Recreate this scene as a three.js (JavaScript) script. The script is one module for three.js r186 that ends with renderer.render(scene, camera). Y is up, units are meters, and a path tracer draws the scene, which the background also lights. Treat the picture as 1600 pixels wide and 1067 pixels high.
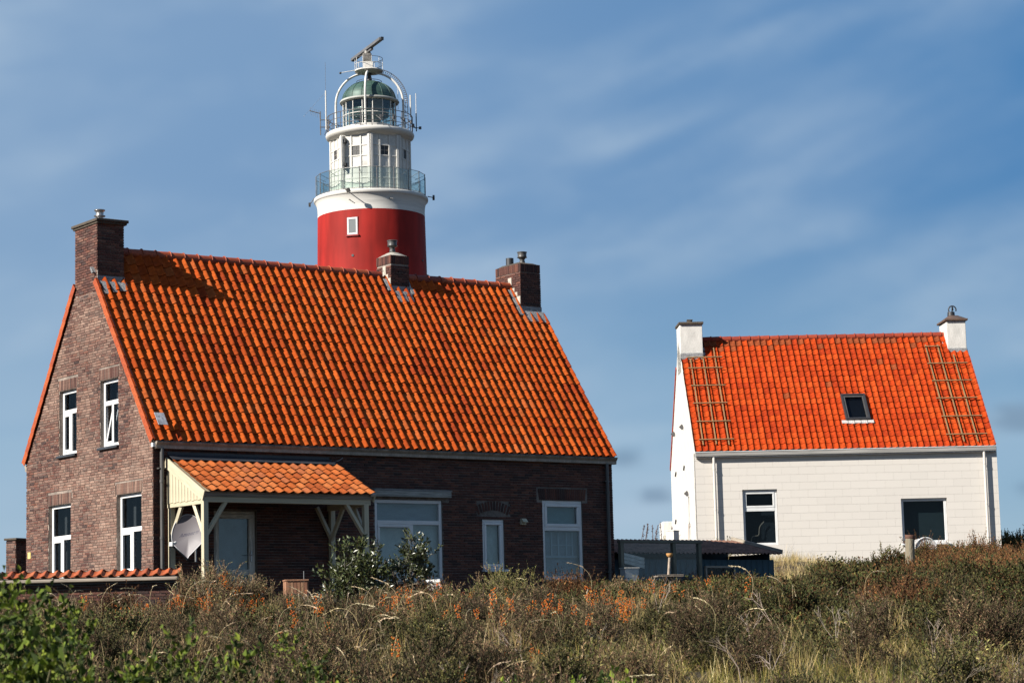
import * as THREE from 'three';
import { mergeGeometries } from 'three/addons/utils/BufferGeometryUtils.js';
import { RoundedBoxGeometry } from 'three/addons/geometries/RoundedBoxGeometry.js';

// ------------------------------------------------------------------ camera, sky, sun
const scene = new THREE.Scene();
const camera = new THREE.PerspectiveCamera(2 * Math.atan(533.5 / 3597.9) * 180 / Math.PI, 1600 / 1067, 0.5, 6000);
camera.rotation.order = 'YXZ';
camera.rotation.set(0.1329, 0, -0.0249);
camera.position.set(0, 0, 0);
camera.focus = 54; camera.userData.fStop = 7;
scene.add(camera);
const renderer = new THREE.WebGLRenderer({ antialias: true });
renderer.toneMapping = THREE.LinearToneMapping;
const EXPOSURE = 2.2;
renderer.toneMappingExposure = EXPOSURE;
renderer.shadowMap.enabled = true;

const SUN_AZ = 33 * Math.PI / 180, SUN_EL = 32 * Math.PI / 180;   // azimuth measured from straight left towards the viewer
const sunDir = new THREE.Vector3(-Math.cos(SUN_AZ) * Math.cos(SUN_EL), Math.sin(SUN_EL), Math.sin(SUN_AZ) * Math.cos(SUN_EL));
const sun = new THREE.DirectionalLight(new THREE.Color(1, 0.945, 0.86), 5);
sun.name = 'sun';
sun.position.set(0, 4, -60).addScaledVector(sunDir, 300);
sun.target.position.set(0, 4, -60);
sun.castShadow = true; sun.shadow.mapSize.set(4096, 4096);
Object.assign(sun.shadow.camera, { left: -90, right: 90, top: 90, bottom: -60, near: 1, far: 700 });
scene.add(sun, sun.target);

// ------------------------------------------------------------------ numbers and noise
function rng(seed) { let a = seed >>> 0; return () => { a |= 0; a = a + 0x6D2B79F5 | 0; let t = Math.imul(a ^ a >>> 15, 1 | a); t = t + Math.imul(t ^ t >>> 7, 61 | t) ^ t; return ((t ^ t >>> 14) >>> 0) / 4294967296; }; }
const R0 = rng(7);
const clamp = (x, a = 0, b = 1) => Math.min(b, Math.max(a, x));
const lerp = (a, b, t) => a + (b - a) * t;
const smooth = (a, b, x) => { const t = clamp((x - a) / (b - a)); return t * t * (3 - 2 * t); };
function hash3(x, y, z) { let h = Math.imul(x, 374761393) + Math.imul(y, 668265263) + Math.imul(z, 1274126177) | 0; h = Math.imul(h ^ h >>> 13, 1274126177); h ^= h >>> 16; return (h >>> 0) / 4294967296; }
function noise(x, y, z = 0) {
  const X = Math.floor(x), Y = Math.floor(y), Z = Math.floor(z), s = (t) => t * t * t * (t * (t * 6 - 15) + 10);
  const u = s(x - X), v = s(y - Y), w = s(z - Z);
  const c = (i, j, k) => hash3(X + i, Y + j, Z + k);
  return lerp(lerp(lerp(c(0, 0, 0), c(1, 0, 0), u), lerp(c(0, 1, 0), c(1, 1, 0), u), v), lerp(lerp(c(0, 0, 1), c(1, 0, 1), u), lerp(c(0, 1, 1), c(1, 1, 1), u), v), w);
}
function fbm(x, y, z = 0, n = 4, gain = 0.5) { let a = 1, f = 1, s = 0, t = 0; for (let i = 0; i < n; i++) { s += a * noise(x * f + 17.3 * i, y * f - 9.1 * i, z * f + 3.7 * i); t += a; a *= gain; f *= 2.03; } return s / t; }
const track = (pts) => (x) => { if (x <= pts[0][0]) return pts[0][1]; for (let i = 1; i < pts.length; i++) if (x <= pts[i][0]) { const [a, va] = pts[i - 1], [b, vb] = pts[i]; return lerp(va, vb, (x - a) / (b - a)); } return pts[pts.length - 1][1]; };

// ------------------------------------------------------------------ sky: blue with thin cirrus streaks and a few small low clouds
{
  const W = 2048, H = 1024, data = new Float32Array(W * H * 4);
  const lin = (r, g, b) => [r, g, b].map((c) => { c /= 255; return (c <= 0.04045 ? c / 12.92 : ((c + 0.055) / 1.055) ** 2.4) / EXPOSURE; });
  const zenith = lin(36, 84, 148), high = lin(62, 114, 172), mid = lin(66, 126, 181), low = lin(124, 167, 199), horizon = lin(164, 190, 205), cirrus = lin(178, 199, 219), grey = lin(112, 138, 164), below = lin(120, 125, 120);
  const mix = (a, b, t) => a.map((x, i) => lerp(x, b[i], t));
  const puffs = [[2.75, 4.55, 0.42, 0.26], [3.55, 3.65, 0.5, 0.2], [12.3, 5.2, 0.75, 0.3], [12.9, 3.6, 0.7, 0.2], [-20, 4, 1.2, 0.3], [31, 5, 1.6, 0.4]];   // bearing to the right, elevation, half width, half height in degrees
  for (let j = 0; j < H; j++) {
    const el = ((j + 0.5) / H - 0.5) * 180;
    for (let i = 0; i < W; i++) {
      const phi = ((i + 0.5) / W - 0.5) * 2 * Math.PI, e = el * Math.PI / 180;
      const d = [Math.cos(e) * Math.cos(phi), Math.sin(e), Math.cos(e) * Math.sin(phi)];
      let c = el > 30 ? mix(high, zenith, smooth(30, 80, el)) : el > 13 ? mix(mid, high, smooth(13, 24, el)) : el > 5.5 ? mix(low, mid, smooth(3.5, 12.5, el)) : el > 0 ? mix(horizon, low, smooth(0, 6, el)) : mix(horizon, below, smooth(0, -4, el));
      const bearing = Math.atan2(d[0], -d[2]) * 180 / Math.PI;
      if (el > 0) {
        const k = 9, s = d[1] * 26 - (d[0] * 7.5) * 1.0;   // long thin streaks that climb to the right
        const warp = fbm(d[0] * 5 + 4, d[1] * 8, d[2] * 5, 3);
        const sl = d[1] - d[0] * 0.2;   // streaks climb gently to the right
        const broad = fbm(d[0] * 4.2 + 2.9, sl * 16 + 1.1, d[2] * 4.2 + 8.4, 3);
        const streak = fbm(d[0] * 10 + 11 + warp * 0.8, sl * 34 + warp * 1.1, d[2] * 9 + 5, 5, 0.56);
        const fine = fbm(d[0] * 26 + 3, sl * 90 + warp * 5, d[2] * 26, 4, 0.6);
        const side = 0.5 - 0.5 * Math.sin((bearing - 3) * Math.PI / 40);   // thicker haze to the left of the view, clearer to its right, and so on round the sky
        const band = smooth(0.36, 0.62, broad);
        let a = 0.07 + 0.50 * side + (0.12 + 0.28 * band) * smooth(0.30, 0.70, streak) * (0.3 + 1.4 * fine) - 0.06 * (1 - band);
        a *= 1 - 0.5 * smooth(35, 80, el);
        c = mix(c, cirrus, clamp(a) * 0.82);
        for (const [b, y, w, h] of puffs) {
          const dx = (bearing - b) / w, dy = (el - y) / h, r = Math.hypot(dx, dy * (dy < 0 ? 1.25 : 0.85));
          if (r < 2.2) c = mix(c, grey, 0.62 * smooth(1.35, 0.35, r + (fbm(bearing * 2.4, el * 3.4, b, 4) - 0.5) * 1.5));
        }
      }
      const o = (j * W + i) * 4; data[o] = c[0]; data[o + 1] = c[1]; data[o + 2] = c[2]; data[o + 3] = 1;
    }
  }
  const sky = new THREE.DataTexture(data, W, H, THREE.RGBAFormat, THREE.FloatType);
  sky.mapping = THREE.EquirectangularReflectionMapping; sky.colorSpace = THREE.LinearSRGBColorSpace;
  sky.magFilter = sky.minFilter = THREE.LinearFilter; sky.needsUpdate = true;
  scene.background = sky; scene.environment = sky;
}

// ------------------------------------------------------------------ object helpers
const used = {};
const numbered = (n) => { const k = used[n] = (used[n] ?? -1) + 1; return k ? n + '_' + String(k).padStart(3, '0') : n; };
function tag(o, label, category, group, kind) { if (label) o.userData.label = label; if (category) o.userData.category = category; if (group) o.userData.group = group; if (kind) o.userData.kind = kind; return o; }
function thing(name, label, category, pos = [0, 0, 0], turn = 0, group) { const o = new THREE.Group(); o.name = numbered(name); o.position.set(...pos); o.rotation.y = turn; scene.add(o); return tag(o, label, category, group); }
function part(parent, name) { const g = new THREE.Group(); g.name = name; parent.add(g); return g; }
function put(parent, name, geo, mat) { const m = new THREE.Mesh(Array.isArray(geo) ? merge(geo) : geo, mat); m.name = name; parent.add(m); return m; }
function merge(list) { const l = list.map((g) => { const q = g.index ? g.toNonIndexed() : g; for (const k of Object.keys(q.attributes)) if (!['position', 'normal', 'uv', 'color'].includes(k)) q.deleteAttribute(k); return q; }); const keep = ['position', 'normal', 'uv', 'color'].filter((k) => l.every((g) => g.attributes[k])); for (const g of l) for (const k of Object.keys(g.attributes)) if (!keep.includes(k)) g.deleteAttribute(k); return mergeGeometries(l); }
const box = (x0, x1, y0, y1, z0, z1) => new THREE.BoxGeometry(x1 - x0, y1 - y0, z1 - z0).translate((x0 + x1) / 2, (y0 + y1) / 2, (z0 + z1) / 2);
const rbox = (x0, x1, y0, y1, z0, z1, r = 0.01) => new RoundedBoxGeometry(x1 - x0, y1 - y0, z1 - z0, 1, r).translate((x0 + x1) / 2, (y0 + y1) / 2, (z0 + z1) / 2);
const V = (x, y, z) => new THREE.Vector3(x, y, z);
function rod(a, b, r = 0.02, n = 6, r2 = r) { a = V(...a); b = V(...b); const l = a.distanceTo(b), g = new THREE.CylinderGeometry(r2, r, l, n); const q = new THREE.Quaternion().setFromUnitVectors(V(0, 1, 0), b.clone().sub(a).normalize()); return g.applyQuaternion(q).translate((a.x + b.x) / 2, (a.y + b.y) / 2, (a.z + b.z) / 2); }
function beam(a, b, w, h, up = [0, 1, 0]) {   // a squared timber from a to b
  a = V(...a); b = V(...b); const l = a.distanceTo(b), z = b.clone().sub(a).normalize(), x = V(...up).cross(z).normalize(), y = z.clone().cross(x);
  const m = new THREE.Matrix4().makeBasis(x, y, z).setPosition(a.clone().add(b).multiplyScalar(0.5));
  return new THREE.BoxGeometry(w, h, l).applyMatrix4(m);
}
const tube = (pts, r, n = 24, m = 6) => new THREE.TubeGeometry(new THREE.CatmullRomCurve3(pts.map((p) => V(...p))), n, r, m);
const lathe = (pts, n = 48) => new THREE.LatheGeometry(pts.map(([r, y]) => new THREE.Vector2(r, y)), n);
function ring(R, y, r, n = 48, m = 6) { return new THREE.TorusGeometry(R, r, m, n).rotateX(Math.PI / 2).translate(0, y, 0); }
function extrude(outline, holes, depth) { const s = new THREE.Shape(outline.map((p) => new THREE.Vector2(...p))); for (const h of holes) s.holes.push(new THREE.Path(h.map((p) => new THREE.Vector2(...p)))); return new THREE.ExtrudeGeometry(s, { depth, bevelEnabled: false }); }
function copies(parent, name, geo, mat, list, stuff = true) {   // list of {m: Matrix4, c: Color}
  const o = new THREE.InstancedMesh(geo, mat, list.length); o.name = name;
  list.forEach((it, i) => { o.setMatrixAt(i, it.m); if (it.c) o.setColorAt(i, it.c); });
  parent.add(o); if (stuff) o.userData.kind = 'stuff'; return o;
}
const place = (p, r = [0, 0, 0], s = [1, 1, 1]) => new THREE.Matrix4().compose(V(...p), new THREE.Quaternion().setFromEuler(new THREE.Euler(...r)), V(...s));

// ------------------------------------------------------------------ textures and materials
function tex(n, f, srgb = true) {
  const d = new Uint8Array(n * n * 4);
  for (let j = 0; j < n; j++) for (let i = 0; i < n; i++) { const c = f(i / n, j / n), o = (j * n + i) * 4; d[o] = clamp(c[0]) * 255; d[o + 1] = clamp(c[1]) * 255; d[o + 2] = clamp(c[2]) * 255; d[o + 3] = 255; }
  const t = new THREE.DataTexture(d, n, n); t.wrapS = t.wrapT = THREE.RepeatWrapping; t.magFilter = THREE.LinearFilter; t.minFilter = THREE.LinearMipmapLinearFilter; t.generateMipmaps = true;
  if (srgb) t.colorSpace = THREE.SRGBColorSpace; t.needsUpdate = true; return t;
}
const tnoise = (u, v, f, seed, n = 4) => {   // noise that tiles over one unit
  const a = (x, y) => fbm(x * f + seed, y * f + seed * 1.7, seed, n), w = (t) => smooth(0.8, 1, t);
  return lerp(lerp(a(u, v), a(u - 1, v), w(u)), lerp(a(u, v - 1), a(u - 1, v - 1), w(u)), w(v));
};
const mottle = tex(256, (u, v) => { const g = 0.78 + 0.44 * (tnoise(u, v, 6, 3) - 0.5) + 0.3 * (tnoise(u, v, 34, 9, 3) - 0.5); return [g, g, g]; });
const mottleSoft = tex(256, (u, v) => { const g = 0.93 + 0.16 * (tnoise(u, v, 5, 13) - 0.5) + 0.1 * (tnoise(u, v, 40, 19, 3) - 0.5); return [g, g, g]; });
const grit = tex(256, (u, v) => { const g = tnoise(u, v, 40, 21, 4); return [g, g, g]; }, false);
const tileSkin = tex(256, (u, v) => { const g = 0.86 + 0.34 * (tnoise(u, v, 7, 31) - 0.5) + 0.2 * (tnoise(u, v, 40, 37, 3) - 0.5), s = smooth(0.66, 0.78, tnoise(u, v, 11, 43)); return [lerp(g, 0.62, s * 0.35), lerp(g * 0.98, 0.66, s * 0.35), lerp(g * 0.96, 0.7, s * 0.3)]; });
const rgb = (r, g, b) => new THREE.Color().setRGB(r, g, b);
const std = (color, o = {}) => new THREE.MeshStandardMaterial({ color, roughness: 0.8, side: THREE.DoubleSide, ...o });
const M = {
  mortar: std(rgb(0.32, 0.255, 0.21), { map: mottle, bumpMap: grit, bumpScale: 0.004 }),
  mortarDark: std(rgb(0.2, 0.165, 0.14), { map: mottle, bumpMap: grit, bumpScale: 0.004 }),
  brick: std(rgb(1, 1, 1), { roughness: 0.9, map: mottle, bumpMap: grit, bumpScale: 0.003 }),
  whiteFrame: std(rgb(0.64, 0.64, 0.63), { roughness: 0.35, map: mottleSoft }),
  cream: std(rgb(0.45, 0.40, 0.28), { roughness: 0.6, map: mottleSoft }),
  creamPale: std(rgb(0.74, 0.71, 0.62), { roughness: 0.6, map: mottle }),
  fascia: std(rgb(0.40, 0.33, 0.26), { roughness: 0.55, map: mottle }),
  zinc: std(rgb(0.16, 0.15, 0.15), { roughness: 0.5, metalness: 0.3, map: mottle }),
  pipeDark: std(rgb(0.09, 0.085, 0.08), { roughness: 0.45, map: mottle }),
  lead: std(rgb(0.34, 0.34, 0.34), { roughness: 0.6, map: mottle, bumpMap: grit, bumpScale: 0.01 }),
  leadDark: std(rgb(0.045, 0.05, 0.06), { roughness: 0.5, map: mottle }),
  render: std(rgb(0.55, 0.5, 0.42), { map: mottle, bumpMap: grit, bumpScale: 0.006 }),
  capStone: std(rgb(0.10, 0.075, 0.05), { map: mottle, bumpMap: grit, bumpScale: 0.006 }),
  steel: std(rgb(0.32, 0.31, 0.30), { roughness: 0.35, metalness: 0.85 }),
  black: std(rgb(0.02, 0.02, 0.022), { roughness: 0.5 }),
  interior: std(rgb(0.16, 0.15, 0.14)),
  blind: std(rgb(0.44, 0.49, 0.5), { map: mottleSoft }),
  blindTeal: std(rgb(0.06, 0.17, 0.21), { map: mottleSoft }),
  blindBlue: std(rgb(0.19, 0.235, 0.29), { map: mottleSoft }),
  whitePaint: std(rgb(0.515, 0.48, 0.435), { roughness: 0.75, map: mottleSoft, bumpMap: grit, bumpScale: 0.002 }),
  whiteRender: std(rgb(0.56, 0.54, 0.50), { roughness: 0.8, map: mottleSoft, bumpMap: grit, bumpScale: 0.0025 }),
  joint: std(rgb(0.44, 0.405, 0.365), { map: mottle }),
  batten: std(rgb(0.33, 0.20, 0.085), { roughness: 0.7, map: mottle }),
  deck: std(rgb(0.05, 0.03, 0.025)),
};
const glass = new THREE.MeshPhysicalMaterial({ color: rgb(0.86, 0.9, 0.9), transmission: 1, thickness: 0, roughness: 0.02, ior: 1.5, side: THREE.DoubleSide });
const glassDim = new THREE.MeshPhysicalMaterial({ color: rgb(0.55, 0.58, 0.6), transmission: 1, thickness: 0, roughness: 0.02, ior: 1.45, specularIntensity: 0.35, side: THREE.DoubleSide });
const glassGreen = new THREE.MeshPhysicalMaterial({ color: rgb(0.86, 0.91, 0.89), transmission: 1, thickness: 0, roughness: 0.02, ior: 1.5, side: THREE.DoubleSide });
const glassScreen = new THREE.MeshPhysicalMaterial({ color: rgb(0.92, 0.94, 0.95), transmission: 1, thickness: 0, roughness: 0.03, ior: 1.5, specularIntensity: 0.5, side: THREE.DoubleSide });

// ------------------------------------------------------------------ the lie of the land (height above the eye, metres; d is the distance straight ahead)
const profL = track([[-60, -1.6], [9, -1.6], [16, -1.2], [20, -0.92], [26, -0.42], [34, 0.1], [42, 0.52], [48, 0.86], [62, 1.05], [80, 1.5], [110, 1.9], [170, 3.4], [260, 1.5], [1500, 0.5], [6000, -2]]);
const profR = track([[-60, -1.6], [9, -1.6], [16, -1.2], [20, -0.92], [26, -0.45], [34, 0.02], [44, 0.42], [52, 0.78], [60, 1.2], [66, 1.55], [72, 2.0], [77, 2.4], [86, 2.9], [110, 2.6], [260, 1.5], [1500, 0.5], [6000, -2]]);
const E1 = V(0.8043, 0, -0.5943), E2 = V(-0.5943, 0, -0.8043);   // along the brick front, and back from it
const SHED = { x: 6.75, z: -60, len: 5.6, dep: 2.4 };
function groundY(x, z) {
  const d = -z;
  let y = lerp(profL(d), profR(d), smooth(1.5, 7, x - (d - 55) * 0.02));
  y += 1.15 * Math.exp(-(((x - 4.4) / 4.2) ** 2 + ((d - 77) / 7) ** 2)) + 0.55 * Math.exp(-(((x - 8.6) / 2.0) ** 2 + ((d - 69) / 4) ** 2));
  y += 1.1 * Math.exp(-(((x + 17) / 5) ** 2 + ((d - 62) / 6) ** 2));
  y += (fbm(x * 0.22 + 40, d * 0.22, 1, 3) - 0.5) * 0.45 * smooth(3, 12, d) * (1 - 0.7 * smooth(38, 42, d) * smooth(64, 58, d) * smooth(6, 2, x));
  if (d > 95) y += (fbm(x * 0.02 + 9, d * 0.02, 2, 4) - 0.5) * 5 * smooth(95, 180, d) * smooth(5000, 800, d);
  const px = x - SHED.x, pz = z - SHED.z, u = -(px * E1.x + pz * E1.z), v = px * E2.x + pz * E2.z;   // inside the shed the dune is cut away
  const cut = smooth(-0.5, 0.1, u) * smooth(SHED.len + 1.5, SHED.len, u) * smooth(-2.2, -0.6, v) * smooth(SHED.dep + 0.3, SHED.dep, v);
  return lerp(y, Math.min(y, 1.0), cut);
}
{
  const xs = [], ds = [];
  for (let x = -40; x <= 40; x += 0.5) xs.push(x);
  for (let k = 1; k <= 26; k++) { const x = 40 + 6 * k + 2.2 * k * k * k * 0.1; xs.push(x); xs.unshift(-x); }
  while (xs[xs.length - 1] < 4000) { xs.push(xs[xs.length - 1] * 1.35); xs.unshift(-xs[xs.length - 1]); }
  for (let d = -30; d <= 95; d += 0.5) ds.push(d);
  for (let d = 98; d < 5800; d *= 1.045) ds.push(d);
  for (let d = -32; d > -600; d *= 1.25) ds.unshift(d);
  const pos = [], uv = [], idx = [], nx = xs.length;
  for (const d of ds) for (const x of xs) { pos.push(x, groundY(x, -d), -d); uv.push(x / 2.5, d / 2.5); }
  for (let j = 0; j + 1 < ds.length; j++) for (let i = 0; i + 1 < nx; i++) { const a = j * nx + i; idx.push(a, a + 1, a + nx, a + 1, a + nx + 1, a + nx); }
  const g = new THREE.BufferGeometry(); g.setAttribute('position', new THREE.Float32BufferAttribute(pos, 3)); g.setAttribute('uv', new THREE.Float32BufferAttribute(uv, 2)); g.setIndex(idx); g.computeVertexNormals();
  const soil = tex(512, (u, v) => { const a = tnoise(u, v, 5, 51), b = tnoise(u, v, 30, 57, 4); const s = 0.55 + 0.9 * (b - 0.5); return [lerp(0.29, 0.35, a) * s * 1.1, lerp(0.27, 0.28, a) * s, lerp(0.17, 0.18, a) * s]; });
  const o = put(scene, 'ground', g, std(rgb(1, 1, 1), { map: soil, bumpMap: grit, bumpScale: 0.05, roughness: 1 })); o.userData.kind = 'structure';
}

// ------------------------------------------------------------------ pantiles
function tileProfile(t, amp) { t = t - Math.floor(t); return amp * (t < 0.16 ? 0.5 + 0.5 * Math.cos(Math.PI * t / 0.16 * 0.9) : t < 0.46 ? 0.0245 * (0.46 - t) / 0.3 : 0.5 - 0.5 * Math.cos(Math.PI * (t - 0.46) / 0.54)); }
function pantile(w, len, amp, th, k) {   // x across, y out of the roof, z down the slope; head at z = 0
  const r = rng(100 + k), n = 8, ts = [0.0, 0.1, 0.2, 0.46, 0.62, 0.76, 0.88, 0.96, 1.03];
  const pos = [], uv = [], idx = [], off = [r(), r()];
  const top = (t) => tileProfile(Math.min(t, 0.9999), amp) - (t > 1 ? 0.004 : 0);
  for (const [z, lift] of [[0, -0.002], [len, 0.024]]) for (const under of [0, 1]) for (let i = 0; i <= n; i++) { const t = ts[i]; pos.push(t * w, top(t) + lift - under * th, z); uv.push(off[0] + t * w * 1.6, off[1] + z * 1.6); }
  const a = (zi, un, i) => (zi * 2 + un) * (n + 1) + i;
  const quad = (p, q, s, t) => idx.push(p, q, s, q, t, s);
  for (let i = 0; i < n; i++) { quad(a(0, 0, i), a(1, 0, i), a(0, 0, i + 1), a(1, 0, i + 1)); quad(a(0, 1, i), a(0, 1, i + 1), a(1, 1, i), a(1, 1, i + 1)); }
  const g = new THREE.BufferGeometry(); g.setAttribute('position', new THREE.Float32BufferAttribute(pos, 3)); g.setAttribute('uv', new THREE.Float32BufferAttribute(uv, 2)); g.setIndex(idx); g.computeVertexNormals();
  const e = new THREE.BufferGeometry(), ep = [], eu = [], ei = [];   // the lower edge and the two side edges, with their own normals
  const P = (j) => [pos[j * 3], pos[j * 3 + 1], pos[j * 3 + 2]];
  const eq = (p, q, s, t) => { const b = ep.length / 3; ep.push(...P(p), ...P(q), ...P(s), ...P(t)); eu.push(0, 0, 0.1, 0, 0, 0.1, 0.1, 0.1); ei.push(b, b + 1, b + 2, b + 1, b + 3, b + 2); };
  for (let i = 0; i < n; i++) eq(a(1, 0, i), a(1, 1, i), a(1, 0, i + 1), a(1, 1, i + 1));
  eq(a(0, 0, n), a(1, 0, n), a(0, 1, n), a(1, 1, n));
  e.setAttribute('position', new THREE.Float32BufferAttribute(ep, 3)); e.setAttribute('uv', new THREE.Float32BufferAttribute(eu, 2)); e.setIndex(ei); e.computeVertexNormals();
  return merge([g, e]);
}
// tiles one roof plane; roof's own axes: x along the eave, y out of the roof, z down the slope from the ridge
function tileRoof(roof, o) {
  const { cols, rows, w, pitch, amp, palette, seed, skip = () => false, pieces = 300, near = null } = o;
  const r = rng(seed), geos = [0, 1, 2, 3].map((k) => pantile(w, pitch + 0.07, amp, 0.014, k));
  const clay = (c) => new THREE.MeshPhysicalMaterial({ color: rgb(...c), roughness: 0.85, specularIntensity: 0.2, map: tileSkin, side: THREE.DoubleSide }), mats = palette.map(clay);
  const plain = clay([1, 1, 1]);
  const all = [];
  for (let j = 0; j < rows; j++) for (let i = 0; i < cols; i++) {
    const k = Math.floor(r() * 4); let p = Math.min(palette.length - 1, Math.floor(palette.length * clamp(r() * 0.75 + 0.5 * (fbm(i * 0.16 + seed, j * 0.2, seed, 3) - 0.25), 0, 0.999)));
    const tilt = [(r() - 0.5) * 0.022, (r() - 0.5) * 0.022, (r() - 0.5) * 0.03], off = [(r() - 0.5) * 0.008, (r() - 0.5) * 0.006 + (fbm(i * 0.09 + seed, j * 0.11, 3, 2) - 0.5) * 0.045, (r() - 0.5) * 0.016], tone = 0.9 + 0.2 * r();
    if (o.mossy) p = Math.min(p, palette.length - 2);
    if (o.mossy && r() < (j === 0 ? 0.6 : j === 1 ? 0.2 : 0.004)) p = palette.length - 1;
    if (skip(i, j)) continue;
    all.push({ i, j, k, p, tone, m: place([i * w + off[0], 0.03 + off[1], (o.slope - (rows - j) * pitch) + off[2] - 0.03], tilt) });
  }
  if (near) all.sort((a, b) => near(a) - near(b));
  const single = near ? all.slice(0, pieces) : [], rest = near ? all.slice(pieces) : all;
  for (const t of single) { const m = put(roof, 'roof_tile', geos[t.k], mats[t.p]); m.applyMatrix4(t.m); }
  for (let k = 0; k < 4; k++) { const l = rest.filter((t) => t.k === k).map((t) => ({ m: t.m, c: rgb(...palette[t.p].map((x) => x * t.tone)) })); if (l.length) copies(roof, 'roof_tiles', geos[k], plain, l); }
}
function ridgeTiles(parent, x0, x1, y, z, mats, seed, step = 0.36, gaps = []) {
  const r = rng(seed), R = 0.115, g = merge([new THREE.CylinderGeometry(R, R * 0.93, step + 0.05, 8, 1, true, -Math.PI / 2 * 1.05, Math.PI * 1.05).rotateZ(-Math.PI / 2), new THREE.TorusGeometry(R + 0.006, 0.014, 5, 8, Math.PI).rotateY(Math.PI / 2).translate(-step / 2, 0, 0)]);
  for (let x = x0; x < x1 - 0.05; x += step) {
    if (gaps.some(([a, b]) => x + step / 2 > a && x + step / 2 < b)) { r(); continue; }
    const m = put(parent, 'ridge_tile', g, mats[Math.floor(r() * mats.length)]); m.position.set(x + step / 2, y + (r() - 0.5) * 0.012, z); m.rotation.set((r() - 0.5) * 0.06, (r() - 0.5) * 0.02, (r() - 0.5) * 0.03);
  }
}

// ------------------------------------------------------------------ brickwork: fills a wall face (x, y in the face, z out of it) with single bricks round its openings
function bricks(parent, o) {
  const { rowsAt, y0, y1, holes = [], color, seed, wild = false, course = 0.0575, h = 0.046, len = 0.205, arches = [] } = o, r = rng(seed), list = [];
  const add = (x, y, w, hh, ang = 0) => list.push({ m: place([x, y, 0.001 + r() * 0.006], [(r() - 0.5) * 0.05, (r() - 0.5) * 0.03, ang + (r() - 0.5) * 0.012], [w / 0.2, hh / 0.046, 1]), c: color(x, y, r) });
  const blocks = [...holes, ...arches.map((a) => a.zone)];
  let row = 0;
  for (let y = y0 + course / 2; y < y1; y += course, row++) {
    const iv0 = rowsAt(y); if (!iv0) continue;
    let iv = [iv0];
    for (const [a, b, c, d] of blocks) if (y + h * 0.4 > c && y - h * 0.4 < d) iv = iv.flatMap(([p, q]) => b <= p || a >= q ? [[p, q]] : [[p, a - 0.006], [b + 0.006, q]].filter(([s, t]) => t - s > 0.03));
    for (const [p, q] of iv) {
      let x = iv0[0] - (row % 2 ? len / 2 : 0) - (wild ? r() * 0.08 : 0);
      while (x < q) {
        const l = wild && r() < 0.38 ? 0.097 : len, a = Math.max(x, p), b = Math.min(x + l, q);
        if (b - a > 0.03) add((a + b) / 2, y + (r() - 0.5) * 0.004, b - a, h * (0.94 + 0.1 * r()));
        x += l + 0.011;
      }
    }
  }
  for (const a of arches) {
    const n = Math.round((a.x1 - a.x0) / 0.057);
    for (let i = 0; i < n; i++) { const t = (i + 0.5) / n * 2 - 1, x = lerp(a.x0, a.x1, (i + 0.5) / n), y = a.y + a.h / 2 + (a.rise || 0) * (1 - t * t); add(x + (a.fan || 0) * t * 0.3, y, a.h, 0.046, Math.PI / 2 - t * (a.fan || 0)); }
  }
  const g = new THREE.BoxGeometry(0.2, 0.046, 0.03).translate(0, 0, -0.008);
  return copies(parent, 'brick', g, M.brick, list);
}
const BR = { a: [0.125, 0.042, 0.028], b: [0.085, 0.029, 0.021], c: [0.17, 0.06, 0.036], d: [0.05, 0.021, 0.018], pale: [0.37, 0.235, 0.175] };
const brickTone = (bloom) => (x, y, r) => { const k = r(), base = k < 0.4 ? BR.a : k < 0.7 ? BR.b : k < 0.88 ? BR.c : BR.d, t = 0.85 + 0.3 * r(), p = clamp(bloom(x, y) + (r() - 0.5) * 0.6 * (bloom(x, y) > 0.03 ? 1 : 0), 0, 0.92); const w = 0.8 + 0.35 * t * r(); return rgb(...base.map((v, i) => lerp(v * t, BR.pale[i] * w, p))); };

// ------------------------------------------------------------------ windows: frame, panes and what is behind them, in a wall face (x, y, z out)
// o: x0 x1 y0 y1, z (outer face of the frame), bars: [[x0,x1,y0,y1]], panes: [[x0,x1,y0,y1,material,behind]], sash: [[x0,x1,y0,y1]]
function windowPart(parent, o) {
  const w = part(parent, o.name || 'window'), f = o.f || 0.07, z = o.z ?? -0.05, b = [];
  b.push(rbox(o.x0, o.x1, o.y1 - f, o.y1, z - 0.07, z), rbox(o.x0, o.x0 + f, o.y0, o.y1 - f, z - 0.07, z - 0.001), rbox(o.x1 - f, o.x1, o.y0, o.y1 - f, z - 0.07, z - 0.001), rbox(o.x0 + f, o.x1 - f, o.y0, o.y0 + f, z - 0.07, z));
  for (const [p, q, s, t] of o.bars || []) b.push(rbox(p, q, s, t, z - 0.068, z + 0.003));
  put(w, 'frame', b, o.mat || M.whiteFrame);
  for (const [p, q, s, t, k = 0.05] of o.sash || []) put(w, 'sash', [rbox(p, q, t - k, t, z - 0.05, z + 0.012), rbox(p, q, s, s + k, z - 0.05, z + 0.012), rbox(p, p + k, s + k, t - k, z - 0.05, z + 0.011), rbox(q - k, q, s + k, t - k, z - 0.05, z + 0.011)], o.mat || M.whiteFrame);
  for (const [p, q, s, t, gm, behind] of o.panes) {
    put(w, 'pane', box(p, q, s, t, z - 0.034, z - 0.032), gm || glassDim);
    if (behind) put(w, 'blind', box(p - 0.03, q + 0.03, s - 0.03, t + 0.03, z - 0.17, z - 0.16), behind);
  }
  if (o.sill) put(w, 'sill', rbox(o.x0 - 0.04, o.x1 + 0.04, o.y0 - 0.06, o.y0 - 0.004, z - 0.06, 0.075), o.sill);
  return w;
}
const rect = (a, b, c, d) => [[a, c], [b, c], [b, d], [a, d]];

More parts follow.
